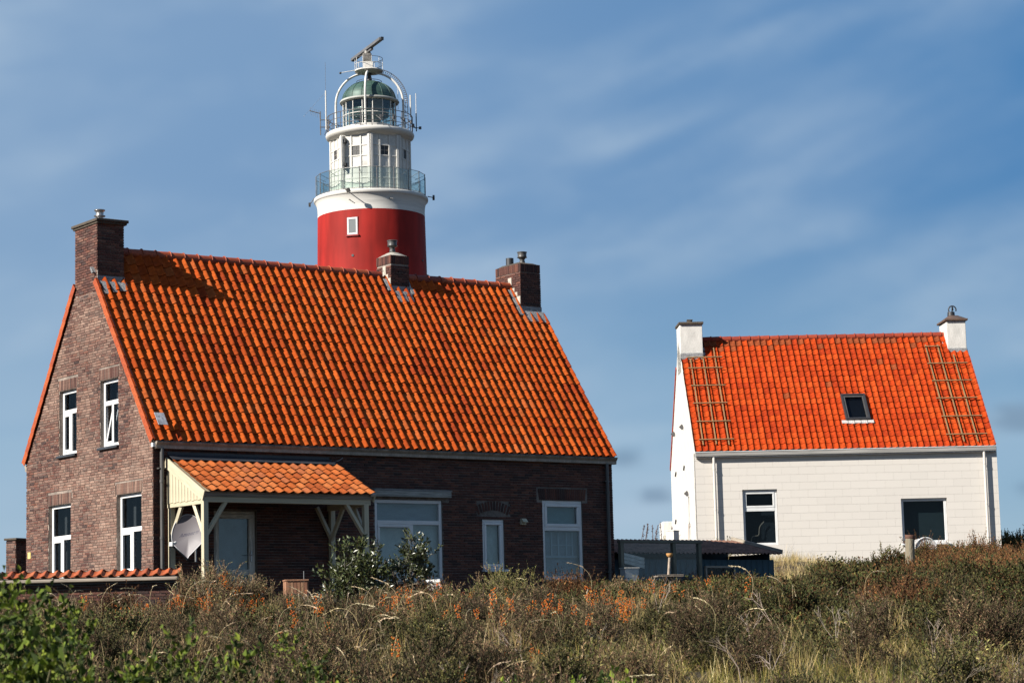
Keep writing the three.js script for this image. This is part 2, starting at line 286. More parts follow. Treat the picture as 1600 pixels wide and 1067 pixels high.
// ------------------------------------------------------------------ the brick house
const HY = 0.9, EV = 3.478, RG = 7.843, LEN = 12, DEP = 6.15, HTURN = 0.6364;   // ground, eave and ridge (local), length, depth
const HPOS = [-7.3551, HY, -46.4894];
const house = thing('brick_house', 'dark brick house with steep orange tile roof and three brick chimneys before the lighthouse', 'house', HPOS, HTURN);
const tilePal = [[0.28, 0.041, 0.008], [0.34, 0.055, 0.008], [0.38, 0.065, 0.009], [0.41, 0.074, 0.010], [0.43, 0.085, 0.012], [0.38, 0.088, 0.02]];
{
  const y = (h) => h + EV, pitchA = Math.atan2(RG - EV, DEP / 2), slope = Math.hypot(RG - EV, DEP / 2);
  // front wall
  const fh = [[1.44, 2.45, 0, y(-1.40)], [5.38, 7.15, y(-2.86), y(-1.09)], [8.23, 8.83, y(-2.60), y(-1.49)], [9.92, 11.07, y(-2.83), y(-1.03)]];
  const front = put(house, 'wall', extrude([[0.05, -0.6], [LEN - 0.02, -0.6], [LEN - 0.02, y(-0.02)], [0.05, y(-0.02)]], fh.map((h, i) => rect(h[0], h[1], i ? h[2] : -0.3, h[3])), 0.26).translate(0, 0, -0.31), M.mortarDark);
  const frontBricks = bricks(front, { rowsAt: () => [0.05, LEN - 0.02], y0: -0.3, y1: y(-0.05), holes: [...fh.map((h) => [h[0], h[1], h[2] - 0.3 * (h[2] === 0), h[3]]), [5.32, 7.34, y(-1.09), y(-0.89)]], color: brickTone(() => 0), seed: 21,
    arches: [{ x0: 9.86, x1: 11.13, y: y(-1.02), h: 0.26, fan: 0.16, zone: [9.76, 11.23, y(-1.03), y(-0.75)] }, { x0: 8.2, x1: 8.86, y: y(-1.40), h: 0.2, rise: 0.12, fan: 0.42, zone: [8.08, 8.98, y(-1.42), y(-1.08)] }] });
  frontBricks.position.z = -0.049;
  // gable walls; the gable's own axes: x towards the front, y up, z out of it
  const gable = (x, turn, holes, name, tone, arches, seed) => {
    const g = part(house, name); g.position.set(x, 0, 0); g.rotation.y = turn;
    const s = turn < 0 ? 1 : -1, X = (v) => -v * s, lim = (yy) => { const hh = yy - y(-0.12); const v0 = Math.max(0.05, hh > 0 ? hh / (RG - EV) * DEP / 2 - 0.02 : 0.05); return [v0, DEP - v0]; };
    const outline = [[0.05, -0.6], [0.05, y(-0.12)], [DEP / 2, RG - 0.14], [DEP - 0.05, y(-0.12)], [DEP - 0.05, -0.6]].map(([v, yy]) => [X(v), yy]);
    put(g, 'mortar', extrude(outline, holes.map((h) => rect(X(h[0]), X(h[1]), h[2], h[3])), 0.26).translate(0, 0, -0.261), name === 'gable_wall' ? M.mortar : M.mortarDark);
    bricks(g, { rowsAt: (yy) => { if (yy > RG - 0.3) return null; const [a, b] = lim(yy + 0.02); return b - a < 0.1 ? null : [Math.min(X(a), X(b)), Math.max(X(a), X(b))]; }, y0: -0.3, y1: RG - 0.2, holes: holes.map((h) => [Math.min(X(h[0]), X(h[1])), Math.max(X(h[0]), X(h[1])), h[2], h[3]]), color: tone, seed, wild: true, arches });
    return g;
  };
  const gh = [[3.84, 4.95, y(-2.66), y(-1.02)], [0.55, 1.66, y(-2.66), y(-1.0)], [3.56, 4.41, y(0.04), y(1.45)], [1.58, 2.42, y(0.05), y(1.47)]];
  const bloom = (x, yy) => { const v = -x, hh = yy - EV, c = fbm(x * 0.55 + 3, yy * 0.55, 5, 4); return clamp(0.03 + 0.46 * smooth(0.32, 0.64, c + 0.10 * smooth(3, 0, Math.abs(v - 2.9)) - 0.05 * smooth(2, 4, hh)) - 0.5 * smooth(2.6, 3.8, hh) + 0.14); };
  const gArch = gh.map((h) => ({ x0: -h[1] - 0.03, x1: -h[0] + 0.03, y: h[3] + 0.01, h: 0.225, zone: [-h[1] - 0.05, -h[0] + 0.05, h[3], h[3] + 0.25] }));
  const gl = gable(0.05, -Math.PI / 2, gh, 'gable_wall', brickTone(bloom), gArch, 33);
  gable(LEN - 0.02, Math.PI / 2, [], 'end_wall', brickTone(() => 0.05), [], 34);
  put(house, 'back_wall', box(0.32, LEN - 0.3, -0.6, y(-0.05), -DEP + 0.05, -DEP + 0.3), M.mortarDark);
  put(house, 'floor', box(0.32, LEN - 0.3, -0.2, 0.0, -DEP + 0.31, -0.32), M.interior);
  put(house, 'ceiling', box(0.32, LEN - 0.3, y(-0.35), y(-0.2), -DEP + 0.31, -0.32), M.interior);
  put(house, 'inner_wall', box(4.2, 4.3, 0, y(-0.35), -DEP + 0.31, -0.33), M.interior);
  // roof: two tiled slopes
  for (const back of [0, 1]) {
    const roof = part(house, 'roof'); roof.position.set(back ? LEN : 0, RG, -DEP / 2); roof.rotation.set(pitchA, back ? Math.PI : 0, 0, 'YXZ');
    put(roof, 'roof_deck', box(back ? 0.02 : 0.14, LEN - (back ? 0.14 : 0.02), -0.12, -0.03, 0.1, slope - 0.05), M.deck);
    const w = LEN / 56, rows = 19, rp = slope / (rows + 0.15);
    const skip = back ? (i, j) => { const u = LEN - (i + 0.5) * w, s = slope - (rows - j - 0.5) * rp; return (u < 0.7 && s < 0.85) || (u > 7.7 && u < 8.25 && s < 0.5) || (u > 11.36 && s < 0.9); } : (i, j) => { const u = (i + 0.5) * w, s = slope - (rows - j - 0.5) * rp; return (u < 0.66 && s < 0.75) || (u > 7.7 && u < 8.25 && s < 0.42) || (u > 11.36 && s < 0.9); };
    tileRoof(roof, { cols: 56, rows, w, pitch: rp, amp: 0.068, palette: tilePal, seed: 5 + back, slope, skip, near: back ? null : (t) => { const p = V(t.i * w, 0, slope - (rows - t.j) * rp).applyAxisAngle(V(1, 0, 0), pitchA).add(V(0, RG, -DEP / 2)).applyAxisAngle(V(0, 1, 0), HTURN).add(V(...HPOS)); return p.length(); } });
    // verge tiles along both ends
    const vm = tilePal.slice(1, 5).map((c) => std(rgb(...c), { roughness: 0.62, map: tileSkin })), rv = rng(60 + back);
    const vg = merge([box(-0.008, 0.006, -0.085, 0.055, 0, rp + 0.03), box(0.0065, 0.07, 0.036, 0.05, 0, rp + 0.03)]);
    for (const side of [0, 1]) for (let j = 0; j < rows; j++) {
      const s = slope - (rows - j) * rp; if (s < 0.72) continue;
      const m = put(roof, 'verge_tile', vg, vm[Math.floor(rv() * vm.length)]); m.position.set(side ? LEN + 0.01 : -0.012, 0.012 + (rv() - 0.5) * 0.006, s - 0.02); m.rotation.set(-0.05, 0, (rv() - 0.5) * 0.04); if (side) m.scale.x = -1;
    }
    if (!back) { const p = put(roof, 'lead_slate', rbox(0.14, 0.36, 0.10, 0.112, slope - 2 * rp - 0.02, slope - rp + 0.03, 0.004), std(rgb(0.46, 0.47, 0.5), { roughness: 0.5, map: mottle })); p.rotation.x = -0.02; p.userData.label = 'grey lead sheet replacing one roof tile'; }
  }
  const rm = tilePal.slice(0, 5).map((c) => std(rgb(c[0] * 0.85, c[1] * 0.8, c[2]), { roughness: 0.65, map: tileSkin }));
  const ridge = part(house, 'ridge'); ridgeTiles(ridge, 0.66, 11.38, RG + 0.035, -DEP / 2, rm, 9, 0.345, [[7.72, 8.26]]);
  // box gutter with a moulded face, front; plain gutter, back
  const prof = [[0.02, -0.02], [0.155, -0.02], [0.165, -0.035], [0.15, -0.06], [0.12, -0.095], [0.115, -0.16], [0.10, -0.165], [0.02, -0.165]];
  { const shp = new THREE.Shape(prof.map(([zz, yy]) => new THREE.Vector2(-zz, yy))), g = new THREE.ExtrudeGeometry(shp, { depth: LEN - 0.02, bevelEnabled: false }).rotateY(Math.PI / 2).translate(0.06, y(0.0), -0.05);
    put(house, 'gutter', g, M.fascia);
    put(house, 'gutter_lining', box(0.06, LEN + 0.06, y(-0.018), y(-0.008), -0.03, 0.118), M.zinc);
    const gb = put(house, 'gutter', g.clone(), M.fascia); gb.rotation.y = Math.PI; gb.position.set(LEN + 0.1, 0, -DEP);
    put(house, 'eave_corner', box(0.0, 0.058, y(-0.13), y(-0.05), -0.04, 0.05), M.whiteFrame); }
  // downpipes
  const pipe = (u, mat, n) => { const p = put(house, 'downpipe', [rod([u, -0.5, 0.05], [u, y(-0.15), 0.05], 0.042, 10), ...[0.55, 1.5, 2.65].map((h) => new THREE.CylinderGeometry(0.05, 0.05, 0.05, 10).translate(u, h, 0.05)), ...[0.8, 2.9].map((h) => box(u - 0.075, u + 0.075, h, h + 0.025, -0.045, 0.07))], mat); return p; };
  pipe(0.2, M.pipeDark); pipe(11.76, M.pipeDark);
  // windows of the front
  const Y = y;
  const door = windowPart(house, { name: 'door', x0: 1.44, x1: 2.45, y0: -0.05, y1: y(-1.40), f: 0.06, z: -0.12, mat: M.creamPale, sash: [[1.5, 2.39, 0.0, y(-1.46), 0.09]], bars: [[1.6, 2.3, y(-2.72), y(-2.6)]], panes: [[1.58, 2.31, y(-2.62), y(-1.54), glass, M.blindBlue], [1.58, 2.31, 0.08, y(-2.70), glass, M.blindBlue]] });
  put(door, 'handle', [rbox(2.325, 2.365, y(-2.45), y(-2.22), -0.115, -0.09, 0.006), rod([2.345, y(-2.3), -0.09], [2.345, y(-2.3), -0.04], 0.009), rod([2.345, y(-2.3), -0.04], [2.24, y(-2.3), -0.04], 0.009)], M.steel);
  windowPart(house, { x0: 5.38, x1: 7.15, y0: y(-2.86), y1: y(-1.09), f: 0.075, z: -0.07, bars: [[5.455, 7.075, Y(-1.63), Y(-1.54)], [6.29, 6.385, Y(-2.79), Y(-1.63)]], sash: [[5.455, 6.29, Y(-2.785), Y(-1.63), 0.06]], panes: [[5.44, 7.09, Y(-1.55), Y(-1.16), glass, M.blindBlue], [5.5, 6.25, Y(-2.74), Y(-1.68), glass, M.blind], [6.37, 7.09, Y(-2.79), Y(-1.62), glass, M.blind]], sill: M.fascia });
  put(house, 'lintel', rbox(5.32, 7.34, y(-1.035), y(-0.9), -0.045, 0.06, 0.008), std(rgb(0.36, 0.35, 0.31), { roughness: 0.6, map: mottle }));
  put(house, 'lead_flashing', box(5.3, 7.36, y(-0.899), y(-0.87), -0.045, 0.064), M.lead);
  windowPart(house, { x0: 8.23, x1: 8.83, y0: y(-2.60), y1: y(-1.49), f: 0.06, z: -0.07, sash: [[8.29, 8.77, Y(-2.54), Y(-1.55), 0.06]], panes: [[8.33, 8.73, Y(-2.5), Y(-1.59), glass, M.blind]], sill: M.whiteFrame });
  windowPart(house, { x0: 9.92, x1: 11.07, y0: y(-2.83), y1: y(-1.03), f: 0.075, z: -0.07, bars: [[9.995, 10.995, Y(-1.72), Y(-1.63)]], sash: [[9.995, 10.995, Y(-1.63), Y(-1.105), 0.07]], panes: [[10.05, 10.94, Y(-1.58), Y(-1.16), glass, M.blindTeal], [9.98, 11.01, Y(-2.78), Y(-1.71), glass, M.blindBlue]], sill: M.fascia });
  { const bars = []; for (const u of [10.25, 10.45, 10.68, 10.85]) bars.push(box(u, u + 0.04, Y(-2.3), Y(-1.75), -0.205, -0.2)); bars.push(box(10.1, 11.0, Y(-2.33), Y(-2.28), -0.206, -0.199), box(10.25, 10.9, Y(-2.05), Y(-2.03), -0.206, -0.199)); put(house, 'indoor_shutter', bars, std(rgb(0.24, 0.29, 0.34))); }
  put(house, 'wall_lamp', [rbox(9.27, 9.40, y(-1.60), y(-1.46), -0.045, 0.03, 0.008), beam([9.335, y(-1.465), 0.02], [9.335, y(-1.55), 0.1], 0.13, 0.02)], M.cream);
  // windows of the gable (x = -v in the gable's axes)
  const gw = (v0, v1, a, b, tr, opts = {}) => { const m = -(v0 + v1) / 2 + 0.0, x0 = -v1, x1 = -v0; return windowPart(gl, { x0, x1, y0: y(a), y1: y(b), f: 0.075, z: -0.075, bars: [[x0 + 0.075, x1 - 0.075, y(tr) - 0.05, y(tr) + 0.05], [m - 0.04, m + 0.04, y(a) + 0.075, y(tr) - 0.05]], sash: opts.open ? [] : [[x0 + 0.075, m - 0.04, y(a) + 0.075, y(tr) - 0.05, 0.05]], panes: [[x0 + 0.06, x1 - 0.06, y(tr) + 0.04, y(b) - 0.06], ...(opts.open ? [] : [[x0 + 0.1, m - 0.06, y(a) + 0.1, y(tr) - 0.08]]), [m + 0.03, x1 - 0.06, y(a) + 0.06, y(tr) - 0.04]], sill: opts.sill }); };
  gw(3.84, 4.95, -2.66, -1.02, -1.74); gw(0.55, 1.66, -2.66, -1.0, -1.74);
  gw(3.56, 4.41, 0.04, 1.45, 0.98, { sill: M.leadDark });
  const w4 = gw(1.58, 2.42, 0.05, 1.47, 0.98, { sill: M.leadDark, open: true });
  { const sx0 = -2.345, sx1 = -2.04, g = [], k = 0.045, hh = 0.78; g.push(rbox(sx0, sx1, hh - k, hh, -0.02, 0.02), rbox(sx0, sx1, 0, k, -0.02, 0.02), rbox(sx0, sx0 + k, k, hh - k, -0.02, 0.019), rbox(sx1 - k, sx1, k, hh - k, -0.02, 0.019)); const s = put(w4, 'sash', g, M.whiteFrame); s.position.set(0, y(0.13), -0.1); s.rotation.x = -0.2; s.userData.label = 'casement tilted open inward'; put(w4, 'pane', box(sx0 + k, sx1 - k, k, hh - k, -0.002, 0.002), glassDim).applyMatrix4(place([0, y(0.13), -0.1], [-0.2, 0, 0])); }
  for (const [v0, v1, a, b] of gh) put(gl, 'curtain', [box(-v1 + 0.05, -v1 + 0.2, a, b, -0.36, -0.34)], std(rgb(0.2, 0.19, 0.18)));
  put(gl, 'number_plate', rbox(-6.0, -5.86, y(-2.12), y(-1.98), 0.008, 0.02, 0.004), std(rgb(0.62, 0.5, 0.16), { roughness: 0.5 }));
  // chimneys
  const chimney = (u0, u1, v0, v1, yb, yt, seed, opt) => {
    const c = part(house, 'chimney'), yc = y(yb);
    put(c, 'core', box(u0 + 0.012, u1 - 0.012, yc - 0.6, y(yt) - 0.01, -v1 + 0.012, -v0 - 0.012), M.mortar);
    const face = (cx, cz, turn, wd) => { const b = bricks(c, { rowsAt: () => [-wd / 2, wd / 2], y0: yc - 0.5, y1: y(yt) - (opt.soldier ? 0.2 : 0), color: brickTone((x, yy) => opt.bloom ? 0.1 * fbm(x * 2, yy * 2, seed) : 0), seed, len: 0.2, arches: opt.soldier ? [{ x0: -wd / 2, x1: wd / 2, y: y(yt) - 0.2, h: 0.2, zone: [-9, 9, y(yt) - 0.205, y(yt) + 1] }] : [] }); b.position.set(cx, 0, cz); b.rotation.y = turn; };
    face((u0 + u1) / 2, -v0 - 0.006, 0, u1 - u0); face(u0 + 0.006, -(v0 + v1) / 2, -Math.PI / 2, v1 - v0); face(u1 - 0.006, -(v0 + v1) / 2, Math.PI / 2, v1 - v0); face((u0 + u1) / 2, -v1 + 0.006, Math.PI, u1 - u0);
    return c;
  };
  const cowl = (c, u, v, yb, s = 1, mat = M.steel, flanges = true) => put(c, 'flue_pot', lathe([[0.001, 0], [0.075, 0], [0.075, 0.06], ...(flanges ? [[0.14, 0.07], [0.14, 0.085], [0.08, 0.1], [0.08, 0.14], [0.125, 0.155], [0.125, 0.17], [0.08, 0.18], [0.09, 0.26], [0.12, 0.28], [0.12, 0.3], [0.001, 0.305]] : [[0.06, 0.12], [0.09, 0.16], [0.135, 0.18], [0.115, 0.2], [0.115, 0.3], [0.13, 0.305], [0.13, 0.325], [0.001, 0.33]])].map(([r, h]) => [r * s, h * s]), 14).translate(u, yb, -v), mat);
  const c1 = chimney(0.03, 0.66, 2.53, 3.60, 3.95, 4.90, 71, { bloom: true });
  put(c1, 'cap', [rbox(-0.03, 0.74, y(4.935), y(5.0), -3.69, -2.44, 0.012), rbox(0.0, 0.71, y(4.89), y(4.934), -3.66, -2.47, 0.01)], M.capStone);
  cowl(c1, 0.35, 3.06, y(5.0));
  const c2 = chimney(7.73, 8.24, 2.80, 3.42, 3.7, 4.88, 72, { soldier: true });
  { const g = new THREE.CylinderGeometry(0.12, 0.36, 0.11, 4, 1).rotateY(Math.PI / 4).scale(1, 1, 1.1).translate(7.985, y(4.935), -3.11); put(c2, 'cap', g, M.render); }
  cowl(c2, 7.985, 3.11, y(4.98), 0.95, M.pipeDark, false);
  const c3 = chimney(11.38, 11.99, 2.62, 3.64, 3.1, 4.94, 73, { soldier: true });
  { const g = new THREE.CylinderGeometry(0.3, 0.42, 0.06, 4, 1).rotateY(Math.PI / 4).scale(1, 1, 1.6).translate(11.685, y(4.97), -3.13); put(c3, 'cap', g, M.capStone); }
  cowl(c3, 11.72, 2.98, y(4.99), 0.95, M.pipeDark, false);
  put(c3, 'flue_pot', [new THREE.CylinderGeometry(0.1, 0.1, 0.2, 10).translate(11.62, y(5.09), -3.36)], M.black);
  // lead and mortar flashings at the chimney feet: an apron lapped over the tiles in front, stepped cement up the sides
  const onRoof = (u, s, lift = 0.07) => [u, RG - s * Math.sin(pitchA) + lift * Math.cos(pitchA), -DEP / 2 + s * Math.cos(pitchA) + lift * Math.sin(pitchA)];
  const apron = (c, u0, u1, vFront, seed, n = 3) => {
    const s0 = (DEP / 2 - vFront) / Math.cos(pitchA), r = rng(seed), g = [];
    g.push(beam(onRoof((u0 + u1) / 2, s0 + 0.015, 0.085), onRoof((u0 + u1) / 2, s0 + 0.10, 0.085), u1 - u0 + 0.04, 0.02, [0, 1, 0]));
    g.push(box(u0 - 0.01, u1 + 0.01, onRoof(0, s0)[1] - 0.05, onRoof(0, s0)[1] + 0.13, -vFront - 0.002, -vFront + 0.014));
    put(c, 'lead_flashing', g, M.lead);
    for (let i = 0; i < n; i++) { const u = lerp(u0, u1, (i + 0.5) / n), l = 0.2 + 0.14 * r(); const p = put(c, 'lead_flashing', beam(onRoof(u, s0 + 0.05, 0.095), onRoof(u + (r() - 0.5) * 0.05, s0 + 0.06 + l, 0.082), (u1 - u0) / n * 0.72, 0.014), M.lead); }
    return s0;
  };
  apron(c1, 0.05, 0.66, 2.53, 81); apron(c2, 7.73, 8.24, 2.80, 82, 3); apron(c3, 11.38, 11.99, 2.62, 83, 3);
  const steps = (c, u, v0, v1, yfoot, n, hgt) => { const g = []; for (let i = 0; i < n; i++) { const a = lerp(v0, v1, i / n), b = lerp(v0, v1, (i + 1) / n) + 0.03, yb = RG - (DEP / 2 - b > 0 ? (DEP / 2 - a) / (DEP / 2) * (RG - EV) : 0); g.push(rbox(u - 0.014, u + 0.001 + 0.001 * i, yb - 0.05, yb + hgt * (1 - 0.12 * i), -b, -a, 0.004)); } put(c, 'cement_flashing', g, M.render); };
  steps(c3, 11.375, 2.62, 3.08, 0, 4, 0.42); steps(c2, 7.725, 2.80, 3.1, 0, 3, 0.36); steps(c1, 0.045, 2.52, 2.62, 0, 1, 0.3);
  // raking mortar fillets from the ridge down beside chimneys two and three
  for (const [c, u, s1, s0] of [[c3, 11.3, 0.95, 0.12], [c2, 7.66, 0.5, 0.12], [c2, 8.31, 0.55, 0.12], [c1, 0.01, 0.72, 0.56]]) put(c, 'cement_flashing', beam(onRoof(u, s0, 0.07), onRoof(u, s1, 0.075), 0.13, 0.05), M.lead);
}

// ------------------------------------------------------------------ the porch
{
  const p = thing('porch', 'cream timber porch with small orange tiled lean-to roof over the front door', 'porch', HPOS, HTURN), y = (h) => h + EV;
  const u0 = 0.37, u1 = 4.22, z1 = 1.52, yb = y(-0.36), yf = y(-1.15), a = Math.atan2(yb - yf, 1.62), sl = Math.hypot(yb - yf, 1.62);
  const post = (u, z) => put(p, 'post', rbox(u - 0.055, u + 0.055, -0.15, y(-1.3), z - 0.055, z + 0.055, 0.008), M.cream);
  post(u0 + 0.03, z1 - 0.06); post(u1 - 0.05, z1 - 0.06); post(u0 + 0.05, 0.04); post(u1 + 0.02, 0.03);
  put(p, 'front_beam', rbox(u0 - 0.03, u1 + 0.06, y(-1.34), y(-1.225), z1 - 0.11, z1 - 0.012, 0.008), M.cream);
  put(p, 'fascia', box(u0 - 0.05, u1 + 0.08, y(-1.225), y(-1.13), z1 - 0.008, z1 + 0.02), M.fascia);
  put(p, 'side_beam', rbox(u0 - 0.02, u0 + 0.07, y(-1.37), y(-1.25), -0.02, z1 - 0.115, 0.008), M.cream);
  put(p, 'side_beam', rbox(u1 - 0.07, u1 + 0.03, y(-1.37), y(-1.25), -0.02, z1 - 0.115, 0.008), M.cream);
  put(p, 'wall_plate', rbox(u0, u1, y(-0.62), y(-0.5), -0.04, 0.06, 0.008), M.cream);
  for (const [A, B] of [[[u0 + 0.06, y(-1.98), z1 - 0.06], [u0 + 0.5, y(-1.32), z1 - 0.06]], [[u1 - 0.08, y(-1.98), z1 - 0.06], [u1 - 0.52, y(-1.32), z1 - 0.06]], [[u0 + 0.03, y(-1.95), z1 - 0.1], [u0 + 0.03, y(-1.32), z1 - 0.5]], [[u0 + 0.04, y(-1.95), 0.08], [u0 + 0.04, y(-1.32), 0.52]], [[u1 - 0.05, y(-1.95), z1 - 0.1], [u1 - 0.05, y(-1.32), z1 - 0.5]], [[u1 - 0.02, y(-1.98), 0.08], [u1 - 0.04, y(-1.32), 0.6]], [[u1 - 0.0, y(-1.98), 0.05], [u1 - 0.36, y(-1.3), 0.05]]]) put(p, 'brace', beam(A, B, 0.07, 0.07, [0.3, 0, 1]), M.cream);
  // boarded cheek on the left: a broad raking board above upright boards with a stepped lower edge
  const top = (z) => lerp(yb, yf, z / 1.6) - 0.02;
  put(p, 'barge_board', beam([u0 - 0.05, top(-0.02) - 0.06, -0.02], [u0 - 0.05, top(z1 + 0.06) - 0.06, z1 + 0.06], 0.03, 0.2), M.cream);
  put(p, 'barge_board', beam([u1 + 0.07, top(0) + 0.01, 0], [u1 + 0.07, top(z1 + 0.08) + 0.02, z1 + 0.08], 0.13, 0.05), std(rgb(0.5, 0.47, 0.40), { map: mottle }));
  put(p, 'barge_board', beam([u1 + 0.11, top(0) - 0.08, 0], [u1 + 0.11, top(z1 + 0.05) - 0.06, z1 + 0.05], 0.03, 0.14), M.cream);
  const n = 12; for (let i = 0; i < n; i++) { const za = lerp(0.0, z1, i / n) + 0.004, zb = lerp(0.0, z1, (i + 1) / n) - 0.010, yt = top(zb) - 0.05, yl = y(-1.29) + (i % 2 ? 0.012 : 0); if (yt > yl + 0.02) put(p, 'board', rbox(u0 - 0.035, u0 - 0.018 + (i % 2) * 0.003, yl, yt, za, zb, 0.004), M.cream); }
  put(p, 'cheek_backing', box(u0 - 0.018, u0 - 0.012, y(-1.27), y(-1.2), 0.02, z1 - 0.1), M.pipeDark);
  const roof = part(p, 'roof'); roof.position.set(u0 - 0.02, yb, 0.0); roof.rotation.x = a;
  put(roof, 'roof_deck', box(0.02, u1 - u0 + 0.06, -0.07, -0.02, 0, sl - 0.08), std(rgb(0.3, 0.25, 0.17)));
  const w = (u1 - u0 + 0.06) / 18, rows = 6, rp = (sl - 0.22) / rows;
  const pal = [[0.297, 0.071, 0.019], [0.361, 0.09, 0.022], [0.4, 0.11, 0.029], [0.413, 0.129, 0.039], [0.335, 0.103, 0.039]];
  tileRoof(roof, { cols: 18, rows, w, pitch: rp, amp: 0.046, palette: pal, seed: 15, slope: sl + 0.02, near: () => 0 });
  put(roof, 'lead_flashing', box(0.0, u1 - u0 + 0.04, 0.075, 0.083, -0.02, 0.24), M.leadDark);
  put(p, 'lead_flashing', box(u0, u1 + 0.02, yb + 0.02, yb + 0.14, -0.045, -0.03), M.leadDark);
  put(p, 'cable', tube([[u1 + 0.03, yb + 0.03, 0.0], [u1 + 0.15, yb + 0.05, 0.08], [u1 + 0.3, yb + 0.13, 0.06]], 0.007, 10, 4), M.steel);
}

// ------------------------------------------------------------------ satellite dish under the porch
{
  const loc = V(0.53, EV - 1.96, 0.5).applyAxisAngle(V(0, 1, 0), HTURN).add(V(...HPOS));
  const d = thing('satellite_dish', 'grey satellite dish with dark handwritten lettering between the porch posts', 'satellite dish', [loc.x, loc.y, loc.z], -0.14);
  const out = []; for (let i = 0; i < 40; i++) { const t = i / 40 * Math.PI * 2; let x = 0.325 * Math.sin(t), yy = 0.42 * Math.cos(t) + 0.02; if (yy < -0.16) { const k = (Math.abs(x)) / 0.3; yy = Math.max(yy - 0.01, -0.45 + 0.30 * k); if (Math.abs(i - 20) < 1) yy = -0.47; } out.push([x, yy]); }
  const cv = document.createElement('canvas'); cv.width = 512; cv.height = 512; const g = cv.getContext('2d'); g.fillStyle = 'rgb(92,87,90)'; g.fillRect(0, 0, 512, 512);
  g.fillStyle = 'rgb(28,24,48)'; g.save(); g.translate(150, 262); g.rotate(-0.16); g.transform(1, 0, -0.35, 1, 0, 0); g.font = 'italic bold 52px serif'; g.fillText('Amour', 0, 0); g.font = 'italic bold 44px sans-serif'; g.fillText('!!!', 190, 0); g.restore();
  const ct = new THREE.CanvasTexture(cv); ct.colorSpace = THREE.SRGBColorSpace;
  const rings = 7, pos = [0, 0, -0.07], uv = [0.5, 0.5], idx = [];
  for (let k = 1; k <= rings; k++) for (const [x, yy] of out) { const f = k / rings; pos.push(x * f, yy * f, -0.07 + 0.07 * f * f); uv.push(0.5 + x * f / 0.9, 0.5 + yy * f / 0.95); }
  const n = out.length; for (let i = 0; i < n; i++) { idx.push(0, 1 + i, 1 + (i + 1) % n); for (let k = 1; k < rings; k++) { const a = 1 + (k - 1) * n, b = 1 + k * n; idx.push(a + i, b + i, a + (i + 1) % n, b + i, b + (i + 1) % n, a + (i + 1) % n); } }
  const bg = new THREE.BufferGeometry(); bg.setAttribute('position', new THREE.Float32BufferAttribute(pos, 3)); bg.setAttribute('uv', new THREE.Float32BufferAttribute(uv, 2)); bg.setIndex(idx); bg.computeVertexNormals();
  put(d, 'reflector', bg, std(rgb(1, 1, 1), { map: ct, roughness: 0.55 })).rotation.x = -0.12;
  put(d, 'rim', tube([...out.map(([x, yy]) => [x, yy, 0.0]), [out[0][0], out[0][1], 0]], 0.009, 90, 5), std(rgb(0.4, 0.4, 0.41), { roughness: 0.4 })).rotation.x = -0.12;
  put(d, 'feed_arm', [beam([0.0, -0.46, 0.05], [-0.19, -0.2, 0.42], 0.03, 0.03), beam([0.0, -0.47, -0.03], [0.0, -0.46, 0.06], 0.03, 0.03)], M.black);
  put(d, 'receiver_head', [rbox(-0.25, -0.17, -0.22, -0.13, 0.38, 0.46, 0.012), rod([-0.19, -0.17, 0.4], [-0.15, -0.14, 0.32], 0.03, 10)], M.whiteFrame);
  put(d, 'wall_bracket', [rod([0, -0.1, -0.06], [0.05, -0.1, -0.42], 0.022, 8), rod([0.05, -0.5, -0.42], [0.05, 0.1, -0.42], 0.022, 8)], M.steel);
}

